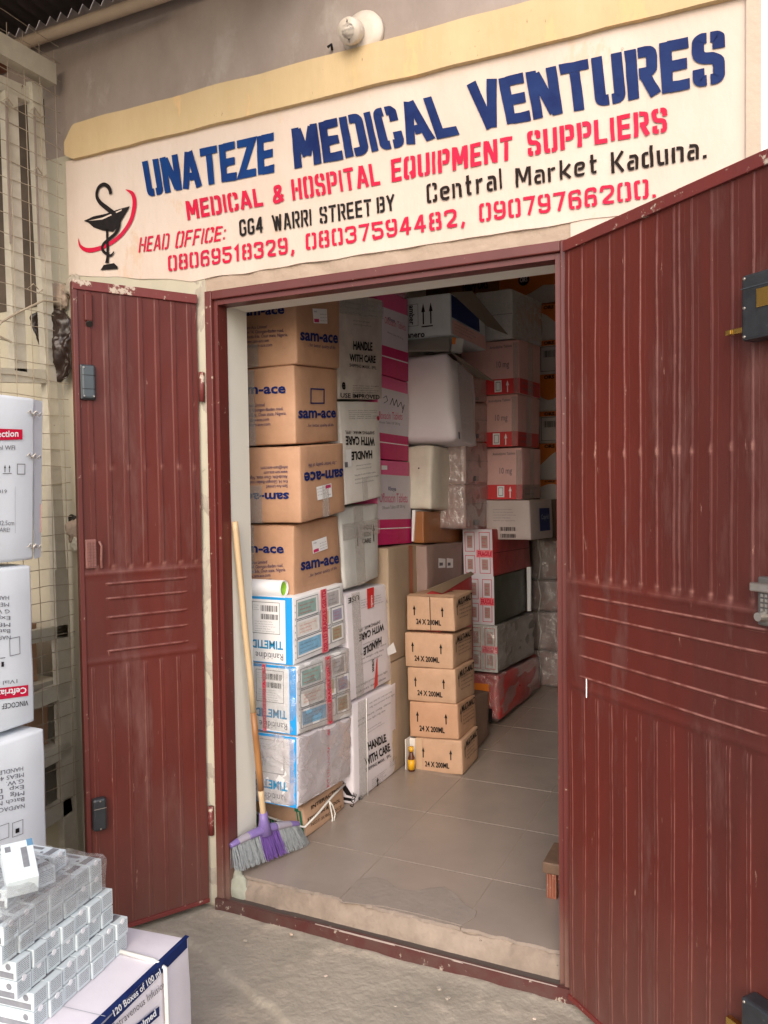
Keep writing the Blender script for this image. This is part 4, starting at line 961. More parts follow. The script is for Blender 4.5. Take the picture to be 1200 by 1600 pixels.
G3 = 'white handle-with-care cartons, second stack'
def hwc(S, pts, sx=1, lab=True):
    pass
o = carton('topmost white carton of the second stack, grimy and taped, HANDLE WITH CARE upright', mat('grimy_white_card', (.58, .53, .49), .45, (.32, .28, .26), 8, .8, .25, 40, spots=(.2, .17, .15), spotscale=18, spotthr=.7), (529, 456), (530, 623), (598, 468), (597.5, 624), Yf=.735, group=G3, amp=.003)
o.S.text('HANDLE', BLACK, (551, 546), (581, 548), (551, 533), .035); o.S.text('WITH CARE', BLACK, (545, 564), (586, 567), (545, 553), .035); o.S.text('SHIPPING MARK : IPPL', BLACK, (545, 573), (587, 577.5), (545, 568), .005)
o.S.lines(GREYP, .12, .80, .98, .94, 3, 3, .4); o.S.lines(GREYP, .30, .70, .80, .77, 2, 4, .4); o.S.lines(BLACK, .28, .03, .98, .14, 5, 5, .4)
o.S.text('e', BLACK, (533, 608), (539, 608), (533, 592), .04); o.S.text('USE IMPROVED', BLACK, (531, 621), (592, 624), (531, 614), .02)
o.S.rect(CLTAPE, .45, .78, .62, 1, .0008); o.S.rect(CLTAPE, .0, .80, 1, .97, .0010); done(o)
o = carton('second white carton of the second stack, upside down, HANDLE WITH CARE inverted', WCARD, (529, 627), (541, 789), (592.5, 628), (597.5, 776), Yf=.735, group=G3, amp=.003)
o.S.text('HANDLE', BLACK, (580.5, 704), (548, 706.5), (580.5, 716), .035); o.S.text('WITH CARE', BLACK, (584.5, 684), (539, 682), (584.5, 696), .035); o.S.text('SHIPPING MARK : IPPL', BLACK, (584, 674), (538, 673), (584, 679), .005)
o.S.lines(GREYP, .25, .17, .98, .29, 3, 7, .4); o.S.lines(GREYP, .30, .31, .85, .38, 2, 8, .4); o.S.lines(BLACK, .2, .82, .98, .92, 5, 6, .38); o.S.text('e', CRIM, (592, 651), (588, 651), (592, 660), .04)
o.S.rect(CLTAPE, .42, .0, .56, .24, .0008); o.S.quad(WPAPER, [(539, 730), (548, 729), (548, 702), (539, 703)], .0003); o.S.rect(GREYP, .02, .36, .09, .41, .0008, 1); done(o)
o = carton('third white carton of the second stack, grey taped with HANDLE WITH CARE between two arrows', GCARD, (531, 794), (540, 922), (591, 787), (593, 903), Yf=.735, group=G3, amp=.004, r=.012)
for t, xa, xb, y_ in (('HANDLE', 561.5, 580, 828), ('WITH', 565, 577.5, 839), ('CARE', 564.5, 578.5, 849)): o.S.text(t, BLACK, (xa, y_), (xb, y_-1.5), (xa, y_-7), .02)
for x, y in ((558, 853), (583, 846)):
    p = o.S.uv(x, y); o.S.arrow(BLACK, p.x, p.y, .24, .035)
o.S.rect(CLTAPE, .0, .60, 1, .80, .0008); o.S.rect(CLTAPE, .30, .0, .55, 1, .0011); done(o)
o = carton('fourth white carton of the second stack, inverted print with red tape at its top', WPINK, (540, 929), (549, 1096), (608, 911), (612, 1062), Yf=.725, group=G3, amp=.003)
o.S.text('HANDLE', BLACK, (595, 995), (567, 1013), (595, 1006), .035); o.S.text('WITH CARE', BLACK, (599, 974), (560, 992), (599, 984), .035); o.S.text('SHIPPING MARK : IPPL', BLACK, (593, 969), (559, 983), (593, 974), .005)
o.S.lines(GREYP, .25, .28, .98, .42, 3, 17, .4); o.S.lines(GREYP, .30, .43, .85, .5, 2, 18, .4); o.S.lines(GREYP, .1, .03, .98, .14, 2, 19, .4); o.S.lines(GREYP, .3, .82, .9, .92, 4, 16, .38)
o.S.text('USE', BLACK, (560, 929), (543, 935), (560, 937), .02); o.S.text('e', BLACK, (608, 937), (603, 938), (608, 945), .05)
o.S.quad(REDP, [(573, 952), (583, 948), (583, 917), (572, 920)], .0008); o.S.text('newgs', WPAPER, (580.5, 930), (580.5, 948), (577, 931), .01, .0014); o.S.quad(REDP, [(583, 1077), (589, 1070), (588.5, 1027), (587, 1031)], .0008); o.S.text('new', BLACK, (583, 1030), (583, 1050), (579, 1031), .02, .001)
o.S.rect(CLTAPE, .10, .0, .28, 1, .0008)
tr_ = MB(); c_ = o.S.P(.85, .35, .004); tr_.add([c_+Vector((.002, 0, 0)), c_+Vector((.012, .05, .02)), c_+Vector((.018, .07, -.03)), c_+Vector((.006, .0, -.035))], [(0, 1, 2, 3)]); tr_.build('torn_flap', WPAPER, o.root); done(o)
o = carton('bottom white carton of the second stack, standing on tiles, HANDLE WITH CARE upright', WPINK, (550, 1101), (553, 1266), (618.5, 1066), (620.5, 1213), Yf=.725, group=G3, amp=.004, r=.01)
o.S.text('HANDLE', BLACK, (575, 1172), (603, 1158), (573, 1160), .035); o.S.text('WITH CARE', BLACK, (570, 1197), (609, 1172), (568, 1185), .035); o.S.text('SHIPPING MARK : IPPL', BLACK, (571, 1206), (610, 1182), (570, 1201), .005)
o.S.lines(GREYP, .10, .74, .95, .84, 2, 27, .4); o.S.lines(GREYP, .30, .62, .75, .68, 2, 28, .4); o.S.lines(GREYP, .35, .86, .98, .95, 2, 29, .4); o.S.lines(BLACK, .38, .03, .75, .13, 5, 26, .38); o.S.lines(BLACK, .8, .1, .98, .2, 5, 25, .38)
o.S.text('e', BLACK, (559, 1251), (566, 1247), (558, 1243), .05); o.S.text('USE', BLACK, (550, 1262), (556, 1241), (545, 1259), .02)
p = o.S.uv(589, 1228); o.S.arrow(BLACK, p.x, p.y, .09, .03)
o.F.textuv('A', BLACK, (.70, .12), (1.0, .1), (.70, .24), .06); o.F.rect(BLACK, .72, .04, .98, .07, 0)
sp = MB(); sp.tube([o.S.P(.27, 1, .003), o.S.P(.27, .5, .003), o.S.P(.27, 0, .003)], .0022, 6); sp.build('strap', STRAP, o.root, True)
o.S.rect(CLTAPE, .10, .0, .26, 1, .0008); done(o)

# third column: pink tablet cartons over brown ones
G4 = 'pink and white tablet cartons in the third column'
def pinkc(label, yt, yb, C_t, C_b, vt, vb, seed, name_px):
    o = carton(label, PINK, (590, yt), (588, yb), C_t, C_b, Yf=1.115, group=G4, r=.004)
    o.S.rect(PGLOSS, -.0, vb, 1, vt, -.0004, 6); o.S.rect(MAGENTA, -.0, 0, 1, vb, -.0004, 6); o.S.rect(WPAPER, 0, vb*.62, 1, vb*.66, .0002, 6); o.S.rect(DRED, .60, 0, .606, vb, .0002, 1)
    (a, b_, t_), (a2, b2, t2) = name_px
    o.S.text('Ofloxacin Tablets', MAGENTA, a, b_, t_, .0); o.S.text('Ofloxacin Tablets USP 200 mg', GREYP, a2, b2, t2, 0)
    return o
o = pinkc('uppermost full pink-and-white tablet carton in the third column, dimly lit', 450, 583, (637, 468), (637, 596), .80, .35, 1, (((600, 505), (633, 517), (600, 494)), ((604, 520), (629, 531), (604, 517))))
o.S.text('Khoya', NAVY, (606, 500), (616, 504), (606, 495), .02); done(o)
o = pinkc('middle pink-and-white tablet carton with black handwriting scrawled on it', 584, 716, (637, 597.5), (637.5, 720.5), .85, .31, 2, (((586, 654), (628, 656), (586, 642)), ((590, 661), (624, 664), (590, 657))))
pts = [(597, 622), (602, 618), (604, 626), (598, 630), (608, 632), (612, 622), (614, 634), (618, 624), (620, 636), (625, 628), (628, 640), (630, 632), (627, 645)]
for i in range(len(pts)-1):
    (x0, y0), (x1, y1) = pts[i], pts[i+1]; o.S.quad(BLACK, [(x0, y0), (x0+1, y0+.3), (x1+1, y1+.3), (x1, y1)], .0006)
done(o)
o = pinkc('lowest pink-and-white tablet carton with the deepest magenta base', 718, 852, (640, 722.5), (642, 848), .83, .30, 3, (((592, 785), (636, 785), (592, 770)), ((596, 796), (632, 793), (596, 791))))
o.S.text('Khoya', NAVY, (606, 766), (618, 767), (606, 760), .02); o.S.quad(WPAPER, [(595, 734), (604, 734), (604, 727.5), (595, 727)], .0004); done(o)
o = carton('small pink-topped crushed carton squeezed under the lintel above the pink column', PINK, (575, 440), (588, 452), (637, 436), (637, 467), Yf=1.10, r=.02, amp=.012, cat='carton', wrap=WRAP)
o = carton('plain brown carton with an orange tape stripe below the pink cartons', CARDG, (606, 857), (610, 1036), (666, 849), (668, 1008), Yf=1.12, amp=.003, w_=.36)
o.S.rect(OTAPE, .50, 0, .60, 1, .0003); done(o)
o = carton('plain brown carton on the floor between the white stack and the small brown cartons', CARDG, (610, 1037), (614, 1226), (668, 1009), (672, 1180), Yf=1.12, amp=.003, w_=.36); done(o)

# five small brown cartons printed 24 x 200ML
G5 = 'five small brown 24 x 200ML cartons in one stack'
Y5 = 1.235
rows = [((634.7, 931), (708.4, 934), (636, 984), (711, 987), (738, 922), (738, 976), 'topmost small 24 X 200ML carton, its front flaps torn open in the middle', [(668, 952), 'x']),
        ((632, 988), (707, 991.5), (633.5, 1041), (708, 1046), (737.4, 980), (738, 1028), 'second 24 X 200ML carton from the top, slightly paler and shifted left', 0),
        ((636.4, 1042.5), (711, 1046.5), (638, 1094.5), (713, 1100), (741, 1030), (742, 1084), 'middle 24 X 200ML carton of the five, clean front', 0),
        ((639.5, 1095.5), (714.5, 1101), (641, 1151), (717, 1156), (742, 1085), (745, 1133), 'fourth 24 X 200ML carton, second from the floor', 0),
        ((649, 1152.5), (722, 1158), (650, 1206), (723, 1211), (746.6, 1134), (747.6, 1184), 'bottom 24 X 200ML carton on the tiles beside the yellow bottle', 0)]
for i, (At, Bt, Ab, Bb, Ct, Cb, lab, ex) in enumerate(rows):
    o = carton(lab, [CARD2, CARD2, CARD2, CARD, CARD2][i], Bt, Bb, Ct, Cb, Yf=Y5, At=At, Ab=Ab, group=G5, r=.005, amp=.0022)
    def P_(u, v): return (At[0]*(1-u)*v+Bt[0]*u*v+Ab[0]*(1-u)*(1-v)+Bb[0]*u*(1-v), At[1]*(1-u)*v+Bt[1]*u*v+Ab[1]*(1-u)*(1-v)+Bb[1]*u*(1-v))
    o.F.text('24 X 200ML', BLACK, P_(.20, .19), P_(.72, .17), P_(.20, .34), .03)
    o.F.arrow(BLACK, .17, .44, .30, .045); o.F.arrow(BLACK, .76, .42, .30, .045)
    o.S.lines(BLACK, .25, .30, .95, .85, 5, 40+i, .5); o.S.textuv('MULTI-MALT', BLACK, (.2, .72), (.95, .76), (.2, .9), .03); o.S.arrow(BLACK, .14, .45, .4, .05)
    if i == 0:
        o.F.rect(DARKV, .500, .0, .515, 1, .0004, 1); o.F.rect(TAPE, .50, .0, .52, .75, .0000, 1)
        q = o.T.P(.5, .5); b = MB()
        b.add([o.c[4]+Vector((0, 0, .001)), o.c[5]+Vector((0, 0, .001)), o.c[5]+Vector((-.004, .03, .010)), o.c[4]+Vector((.01, .03, .008))], [(0, 1, 2, 3)]); b.build('flap', CARD2, o.root)
        o.T.textuv('ORIGINAL', BLACK, (.35, .3), (.75, .65), (.28, .42), .02)
    if i == 4: o.F.rect(TAPE, .0, .0, .15, 1, .0004, 1)
    done(o)
# yellow bottle standing beside the bottom carton
bp = onZ(643, 1205, .1); bt_ = thing('syrup_bottle', 'small yellow-labelled brown bottle standing left of the bottom 24 X 200ML carton', 'bottle', (bp.x, bp.y, .1))
b = MB(); b.tube([(bp.x, bp.y, .101), (bp.x, bp.y, .104), (bp.x, bp.y, .165), (bp.x, bp.y, .182), (bp.x, bp.y, .196)], [.014, .0165, .0165, .010, .008], 16); b.build('glass_body', BOTB, bt_, True)
b = MB(); b.tube([(bp.x, bp.y, .112), (bp.x, bp.y, .158)], [.0172, .0172], 16); b.build('label_sleeve', YELB, bt_, True)
b = MB(); b.tube([(bp.x, bp.y, .196), (bp.x, bp.y, .218)], [.0115, .0115], 14); b.build('cap', YELB, bt_, True)
b = MB(); p = onZ(637, 1203, .1); b.box((p.x-.012, p.y-.0, .1), (p.x-.008, p.y+.10, .245)); b.box((p.x-.012, p.y+.05, .1), (p.x+.04, p.y+.055, .24))
tag(b.build('open_flap', WCARD), 'pale torn flap standing behind the small yellow bottle', 'cardboard flap')

# deeper stock: white cartons
o = carton('dusty black-and-white carton with two upright arrows at the top, its lid flap hanging', mat('cool_white_card', (.62, .68, .70), .5, (.42, .47, .48), 6, .5, .1), (703, 457), (704, 522), (757, 492), (760, 548), Yf=1.5, w_=.34)
o.F.arrow(BLACK, .58, .30, .52, .05); o.F.arrow(BLACK, .70, .30, .52, .05); o.F.rect(BLACK, .55, .23, .73, .26, 0, 1); o.F.text('anero', BLACK, (636, 528), (664, 526.5), (636, 519), .03)
o.F.frame(GREYP, .32, .28, .50, .82, .01, .0002); o.F.textuv('amber', BLACK, (.36, .8), (.36, .32), (.44, .8), .02); o.F.textuv('fessa', BLACK, (.25, .5), (.25, .05), (.31, .5), .03)
o.S.rect(NAVY, .02, .42, .8, .96, 0, 2); o.S.rect(ROSE, .04, .02, .96, .38, 0, 2); o.S.lines(GREYP, .1, .1, .8, .34, 3, 4, .4); done(o)
def slab(name, pts, mt, th, label=None, cat=None, parent=None):
    n_ = (pts[1]-pts[0]).cross(pts[2]-pts[0]).normalized(); b = MB(); b.prism(pts, n_*th); q = b.build(name, mt, parent)
    if label: tag(q, label, cat)
    return q
FL = mat('flap_card', (.17, .14, .105), .7, (.12, .1, .075), 7, .6)
slab('flap', [onY(705, 457, 1.50), onX(738, 455, .40)+Vector((0, 0, 0)), onY(794, 523, 1.80), onY(762, 510, 1.66)], FL, .004, parent=o.root)
o = carton('big white bulging carton wrapped in tape under the arrow-marked one', WPINK, (701, 549), (711, 688), (741, 585), (746, 698), Yf=1.48, w_=.38, r=.026, amp=.010, bulge=.006)
o.S.rect(GREYP, .06, .02, .12, .1, .0005); o.S.rect(CLTAPE, .2, 0, .8, 1, .0012); done(o)
o2 = o
slab('flap', [onY(702, 549, 1.478), onY(716, 558, 1.45), onY(771, 596, 1.62), onY(745, 590, 1.68)], FL, .004, parent=o.root)
slab('flap', [onY(637, 549, 1.474), onY(702, 549, 1.474), onY(703, 524, 1.56), onY(637, 530, 1.56)], mat('flap_card_light', (.38, .35, .31), .6), .004, parent=o.root)
b = MB(); M_ = Matrix.Translation(onY(714, 540, 1.56)) @ Matrix.Rotation(.5, 4, 'Z') @ Matrix.Rotation(.15, 4, 'Y'); b.box((-.028, -.02, -.035), (.028, .02, .035), M_, bev=.002)
t_ = b.build('small_box', GCARD); tag(t_, 'little grey box with an orange corner peeping from the torn white carton', 'box')
b = MB(); b.box((-.029, -.021, -.0), (-.012, -.0205, .034), M_); b.build('orange_corner', ORNG, t_)
o = carton('plain off-white carton with a wide right side between the bulging carton and the brown one', mat('offwhite_card', (.72, .67, .58), .5, (.46, .42, .35), 6, .7, .15, spots=(.3, .26, .2), spotscale=13, spotthr=.72), (676, 696), (675, 796), (727, 704), (725, 798), Yf=1.5, w_=.2, r=.014, amp=.008)
o.F.rect(BLACK, .62, .64, .66, .66, 0, 1); done(o)
o = carton('glossy orange-brown carton below the plain off-white one', ORANGEB, (662, 799), (662, 848), (725, 799), (725, 848), Yf=1.5, w_=.06, r=.004); done(o)
b = MB(); b.prism([onY(644, 797, 1.49), onY(649, 797, 1.49), onY(646, 846, 1.49), onY(643, 846, 1.49)], (0, .2, 0)); tag(b.build('plastic_edge', WPAPER), 'white plastic edge hanging left of the orange-brown carton', 'plastic sheet')
o = carton('dull mauve-brown carton with two small white labels on its side', mat('mauve_card', (.28, .19, .165), .6, (.22, .15, .13), 7, .6, .1), (667, 853), (667, 930), (728, 846), (729, 905), X=.20, w_=.3)
for x0, x1 in ((684, 695), (697, 707)):
    o.S.quad(WPAPER, [(x0, 887.5), (x1, 887), (x1, 873), (x0, 872)], .0003); o.S.quad(GREYP, [(x0+1.5, 884), (x1-4, 883.5), (x1-4, 879), (x0+1.5, 879)], .0006)
done(o)
o = carton('open dark red-brown carton just above the top 24 X 200ML carton', DRED, (688, 927), (690, 1160), (738, 900), (742, 1120), X=.33, w_=.07); done(o)
slab('flap', [onX(667, 921, .33), onX(690, 927, .33), onX(740, 897, .33), onX(735, 893, .33)], CARDG, .004, 'dusty cardboard flap edge above the dark red-brown carton', 'cardboard flap')
o = carton('brown carton in the gap to the right of the bottom 24 X 200ML carton', CARDD, (741, 1090), (742, 1190), (764, 1080), (764, 1148), X=.41, w_=.2); done(o)

# red and rose tablet cartons
G6 = 'rose tablet cartons with red arrow band'
YR = 2.1
o = carton('plastic-wrapped pale carton on top of the rose tablet cartons', GCARD, (801, 451), (801, 529), (846, 472), (847, 540), Yf=YR, w_=.22, wrap=WRAP, amp=.004); o.F.rect(GREYP, 0, .5, 1, .512, .0); done(o)
for i, (Bt, Bb, Ct, Cb, lab, xo) in enumerate([((811, 530), (812, 614), (845, 541), (844, 623), 'top rose 0 mg tablets carton with red band at its base', 771),
                                           ((809, 615), (809, 697), (844, 624), (842, 700), 'middle rose 0 mg tablets carton with red band', 771),
                                           ((816, 699), (816, 780), (845, 702), (845, 778), 'bottom rose 0 mg tablets carton, cracked and taped', 773)]):
    o = carton(lab, ROSE, Bt, Bb, Ct, Cb, Yf=YR, w_=.34, group=G6)
    o.F.rect(REDP, 0, 0, 1, .285, -.0002, 2); o.S.rect(REDP if i < 2 else ROSED, 0, 0, .95, .28, -.0002, 2)
    yb = Bb[1]; o.F.textuv('10 mg', GREYP, (.62, .50), (.83, .50), (.62, .62), .0); o.F.textuv('Amlodipine Tablets', GREYP, (.50, .86), (.88, .87), (.50, .91), .01)
    o.F.arrow(WPAPER, .80, .03, .22, .03, .0004); o.F.rect(WPAPER, .58, .04, .70, .26, .0002, 1); o.F.frame(GREYP, .60, .07, .68, .23, .01, .0005)
    o.F.rect(CLTAPE, .90, 0, .99, .95, .0006); o.S.lines(GREYP, .1, .04, .8, .26, 2, i, .6, .0004); o.S.rect(CLTAPE, .35, 0, .6, 1, .0006); done(o)
for i, (yt, yb) in enumerate(((590, 628), (628, 690), (690, 757), (757, 826))):
    o = carton(['top', 'second', 'third', 'lowest'][i]+' dusky plastic-wrapped carton of the column left of the rose tablet cartons', ROSED, (728, yt), (728, yb), (771, yt+(3 if yt < 740 else -3)), (771+(3 if i == 3 else 0), yb), X=.31, w_=.18, group='dusky wrapped cartons left of the rose cartons', wrap=WRAP, amp=.003)
    o.S.rect(GREYP, .22, .08, .42, .2, .0003, 1); o.S.rect(GREYP, 0, .55, 1, .56, .0003, 1); done(o)
o = carton('white carton with barcodes and a blue panel between rose and crimson cartons', mat('rosy_white', (.52, .44, .42), .5, (.44, .36, .34), 6, .6), (827, 781), (830, 844), (862, 780), (864, 840), Yf=YR-.02, w_=.30)
o.F.barcode(BLACK, .42, .22, .72, .32, 3); o.F.barcode(BLACK, .42, .05, .72, .15, 4); o.F.lines(GREYP, .3, .45, .8, .8, 5, 3, .35); o.S.rect(NAVY, .38, .2, .85, .78, 0, 1); o.S.textuv('Coprid', PGREY, (.45, .5), (.78, .5), (.45, .62), .0, .0005); done(o)
def redbox(label, mt, Bt, Bb, Ct, Cb, wv, wrap=None, open_=False):
    o = carton(label, mt, Bt, Bb, Ct, Cb, Yf=YR-.12, w_=wv, wrap=wrap, amp=.004)
    o.F.rect(PGLOSS if not wrap else GCARD, 0, 0, 1, 1, -.0002, 2)
    for (u0, v0, u1, v1) in ((.06, .52, .40, .94), (.55, .52, .92, .94), (.06, .06, .40, .44), (.55, .06, .92, .44)):
        o.F.frame(CRIM, u0, v0, u1, v1, .012, .0003); o.F.rect(ROSED, u0+.08, v0+.08, u1-.08, v1-.08, .0002, 1); o.F.lines(CRIM, u0+.1, v0+.1, u1-.1, v1-.1, 3, 5, .4, .0005)
    o.F.rect(RTAPE, .45, .40, 1, .56, .0008); o.F.textuv('FRAGILE', CRIM, (.5, .43), (.98, .43), (.5, .53), .03, .0013)
    return o
o = redbox('crimson medicine carton with printed white end, red side bulging', DRED, (769, 827), (771, 901), (825, 824), (830, 886), .17); o.S.rect(BLACK, 0, .49, 1, .5, 0, 2); done(o)
o = redbox('dark green-sided medicine carton with printed white end below the crimson one', DGREEN, (772, 901), (773, 977), (821, 889), (822, 955), .15); done(o)
o = redbox('hazy plastic-wrapped grey carton below the green-sided one', mat('murky_card', (.22, .20, .17), .5, namt=.8, nscale=12), (777, 978), (778, 1051), (835, 957), (835, 1022), .16, WRAP); done(o)
o = carton('red carton in crumpled red plastic on the floor at the far aisle', REDPL, (779, 1054), (780, 1127), (843, 1025), (846, 1090), Yf=YR-.10, w_=.16, r=.02, amp=.022, wrap=WRAP)
o.F.rect(ORNG, .0, .35, .7, .8, .012); o.F.rect(BLACK, .1, .0, .8, .28, .012); done(o)

# far column right and orange-white cartons
G7 = 'grey-mauve cartons at the right end of the aisle'
MAUV = mat('grey_mauve_card', (.36, .26, .24), .35, (.19, .14, .13), 7, .7, .3, 20)
for i, (yt, yb) in enumerate(((842, 904), (905, 954), (955, 1014), (1015, 1071))):
    a_, b_ = onY(829, yt, 2.98), onY(829, yb, 2.98); x1_ = onY(895, yt, 2.98).x; zb_ = max(.101, b_.z); x0_ = a_.x
    c = [Vector(q) for q in ((x0_, 2.98, zb_), (x1_, 2.98, zb_), (x1_, 3.08, zb_), (x0_, 3.08, zb_), (x0_, 2.98, a_.z), (x1_, 2.98, a_.z), (x1_, 3.08, a_.z), (x0_, 3.08, a_.z))]
    o = carton8(['top', 'second', 'third', 'floor-standing'][i]+' grey-mauve strapped carton against the right edge of the doorway view', MAUV, c, r=.02, amp=.006, group=G7, wrap=WRAP)
    sp = MB(); sp.tube([o.F.P(.18, 1, .004), o.F.P(.26, .5, .012), o.F.P(.2, 0, .004)], .004, 6); sp.build('strap', STRAP, o.root, True); done(o)
b = MB(); a0 = onY(826, 890, 2.6); b.prism([onY(823, 886, 2.6), onY(829, 886, 2.6), onY(829, 955, 2.6), onY(824, 955, 2.6)], (0, .02, 0)); tag(b.build('foam_strip', WPAPER), 'white foam strip between the green-sided carton and the mauve cartons', 'foam strip')
G8 = 'orange and white sachet cartons along the back'
OW = mat('sachet_white', (.72, .68, .66), .5, namt=.4)
YO = 3.1
def zY(px, py, Y): return onY(px, py, Y).z
ybs = [476, 532, 585, 643, 693, 750, 781]
for i in range(6):
    zt, zb = zY(856, ybs[i], YO), zY(856, ybs[i+1], YO); x0 = onY(842, 600, YO).x; x1 = x0+.44
    c = [(x0, YO, zb+.002), (x1, YO, zb+.002), (x1, YO+.3, zb+.002), (x0, YO+.3, zb+.002), (x0, YO, zt), (x1, YO, zt), (x1, YO+.3, zt), (x0, YO+.3, zt)]
    o = carton8(['uppermost', 'second', 'third', 'fourth', 'fifth', 'lowest visible'][i]+' orange-and-white sachet carton in the back column beside the door frame', OW, [Vector(q) for q in c], group=G8)
    n_ = 14
    top = [(u/n_, .55+.25*math.cos(u/n_*7+i)) for u in range(n_+1)]
    if i % 2 == 0 or i > 3:
        for k in range(n_): o.F.put(ORNG, [top[k], top[k+1], (top[k+1][0], 1), (top[k][0], 1)], [(0, 1, 2, 3)], 0)
    else:
        for k in range(n_): o.F.put(ORNG, [(top[k][0], .85), (top[k+1][0], .85), (top[k+1][0], 1), (top[k][0], 1)], [(0, 1, 2, 3)], 0)
        o.F.frame(BLACK, .03, .08, .40, .82, .012, .0003); o.F.arrow(BLACK, .33, .15, .5, .03, .0004); o.F.barcode(BLACK, .08, .5, .26, .7, i, .0004)
    o.F.textuv('ORS', BLACK, (.08, .88), (.24, .88), (.08, .97), .05, .0005); done(o)
    # cartons below and behind it, down to the floor
zb = zY(856, 781, YO)
for k in range(3):
    z0 = .1+(zb-.1)*k/3; z1 = .1+(zb-.1)*(k+1)/3-.003
    c = [Vector(q) for q in ((x0, YO, z0), (x1, YO, z0), (x1, YO+.3, z0), (x0, YO+.3, z0), (x0, YO, z1), (x1, YO, z1), (x1, YO+.3, z1), (x0, YO+.3, z1))]
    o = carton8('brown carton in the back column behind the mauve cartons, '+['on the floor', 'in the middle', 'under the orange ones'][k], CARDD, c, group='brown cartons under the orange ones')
for i, (xa, xb) in enumerate(((640, 700), (700, 780), (780, 868))):
    z1 = zY(xa, 418, 3.2); z0 = zY(830, 476, 3.2)+.0; p0, p1 = onY(xa, 450, 3.2), onY(xb-1, 450, 3.2)
    c = [Vector(q) for q in ((p0.x, 3.2, z0), (p1.x, 3.2, z0), (p1.x, 3.5, z0), (p0.x, 3.5, z0), (p0.x, 3.2, min(z1, 2.98)), (p1.x, 3.2, min(z1, 2.98)), (p1.x, 3.5, min(z1, 2.98)), (p0.x, 3.5, min(z1, 2.98)))]
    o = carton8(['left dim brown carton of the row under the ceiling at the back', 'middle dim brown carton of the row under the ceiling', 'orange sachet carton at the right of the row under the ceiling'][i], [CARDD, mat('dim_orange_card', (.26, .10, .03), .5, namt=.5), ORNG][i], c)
    if i == 2:
        o.F.put(BLACK, [(.45+.10*math.cos(a*.3), .62+.14*math.sin(a*.3)) for a in range(21)], [tuple(range(21))], 0); o.F.textuv('ORS', PGLOSS, (.38, .57), (.52, .57), (.38, .68), .04, .0006)
        o.F.put(OW, [(.35, 0), (1, 0), (1, .42), (.8, .44), (.6, .3), (.45, .22)], [tuple(range(6))], 0)
    if i == 1: o.F.textuv('Hilary ORS', BLACK, (.3, .5), (.8, .5), (.3, .68), .03)
    done(o)
# tall plain stock filling the unlit back of the room, carrying that row
for i, x in enumerate((-.48, -.05)):
    for k in range(4):
        z0 = .1+.66*k; c = [Vector(q) for q in ((x, 3.2, z0), (x+.40, 3.2, z0), (x+.40, 3.6, z0), (x, 3.6, z0), (x, 3.2, z0+.655), (x+.40, 3.2, z0+.655), (x+.40, 3.6, z0+.655), (x, 3.6, z0+.655))]
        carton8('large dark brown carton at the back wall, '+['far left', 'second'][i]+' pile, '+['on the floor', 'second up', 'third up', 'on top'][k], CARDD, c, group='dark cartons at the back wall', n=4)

# broom leaning in the doorway
bc = Vector((.125, .150, .205)); bd = Vector((.62, .78, .06)).normalized()
A_ = onY(366, 1362, .0); B_ = onZ(481, 1318, .1)
hl = onY(358, 1320, A_.y+.03); 
L0 = onY(360, 1322, .0); L1 = onY(467, 1287, .30)
bd = (L1-L0); Lh = bd.length; bd.normalize()
top = onX(367, 815, .060)
neck = L0+bd*(Lh*.48)+Vector((0, 0, .028))
br = thing('broom', 'broom with purple and grey bristles leaning on the left reveal, half-barked wooden handle', 'broom', ((A_.x+B_.x)/2, (A_.y+B_.y)/2, .1))
sdv = bd.cross(Vector((0, 0, 1))).normalized()
def headsec(t):
    c = L0+bd*(Lh*t); c.z += .020*math.sin(math.pi*t)**.8
    w_ = .020*(math.sin(math.pi*min(1, max(0, t*.96+.02)))**.35); h_ = .009+.006*math.sin(math.pi*t)
    return c, w_, h_
def headpart(name, t0, t1, mt):
    v = []; n_ = 20; m_ = 12; f = []
    for i in range(n_+1):
        c, w_, h_ = headsec(t0+(t1-t0)*i/n_)
        for k in range(m_):
            a = 2*math.pi*k/m_; v.append(c+sdv*w_*math.cos(a)+Vector((0, 0, 1))*h_*math.sin(a))
    for i in range(n_):
        for k in range(m_): f.append((i*m_+k, i*m_+(k+1) % m_, (i+1)*m_+(k+1) % m_, (i+1)*m_+k))
    f.append(tuple(range(m_))[::-1]); f.append(tuple(range(n_*m_, (n_+1)*m_)))
    return mesh(name, v, f, mt, br, True)
headpart('head_block', .0, .10, PURPLE); headpart('head_block', .101, .24, LILACG); headpart('head_block', .241, .64, PURPLE); headpart('head_block', .641, .86, LILACG); headpart('head_block', .861, 1.0, PURPLE)
hdv = (top-neck).normalized()
b = MB(); b.tube([neck-Vector((0, 0, .022)), neck+hdv*.03, neck+hdv*.055], [.030, .016, .0145], 14); b.build('socket', PURPLE, br, True)
def hp(t): return neck+(top-neck)*t
b = MB(); b.tube([hp(0), hp(.06), hp(.10), hp(.125)], .0108, 12); b.build('lower_handle', WOOD, br, True)
b = MB(); b.tube([hp(.126), hp(.2)+Vector((.001, 0, 0)), hp(.3), hp(.385)], [.0118, .0121, .0115, .0112], 12); b.build('barked_handle', BARK, br, True)
b = MB(); b.tube([hp(.386), hp(.5)+Vector((.002, 0, 0)), hp(.65)+Vector((-.001, 0, 0)), hp(.8), hp(.97), hp(1.0)], [.0108, .0105, .0108, .0105, .0112, .0104], 12); b.build('handle', WOOD, br, True)
rn = random.Random(4)
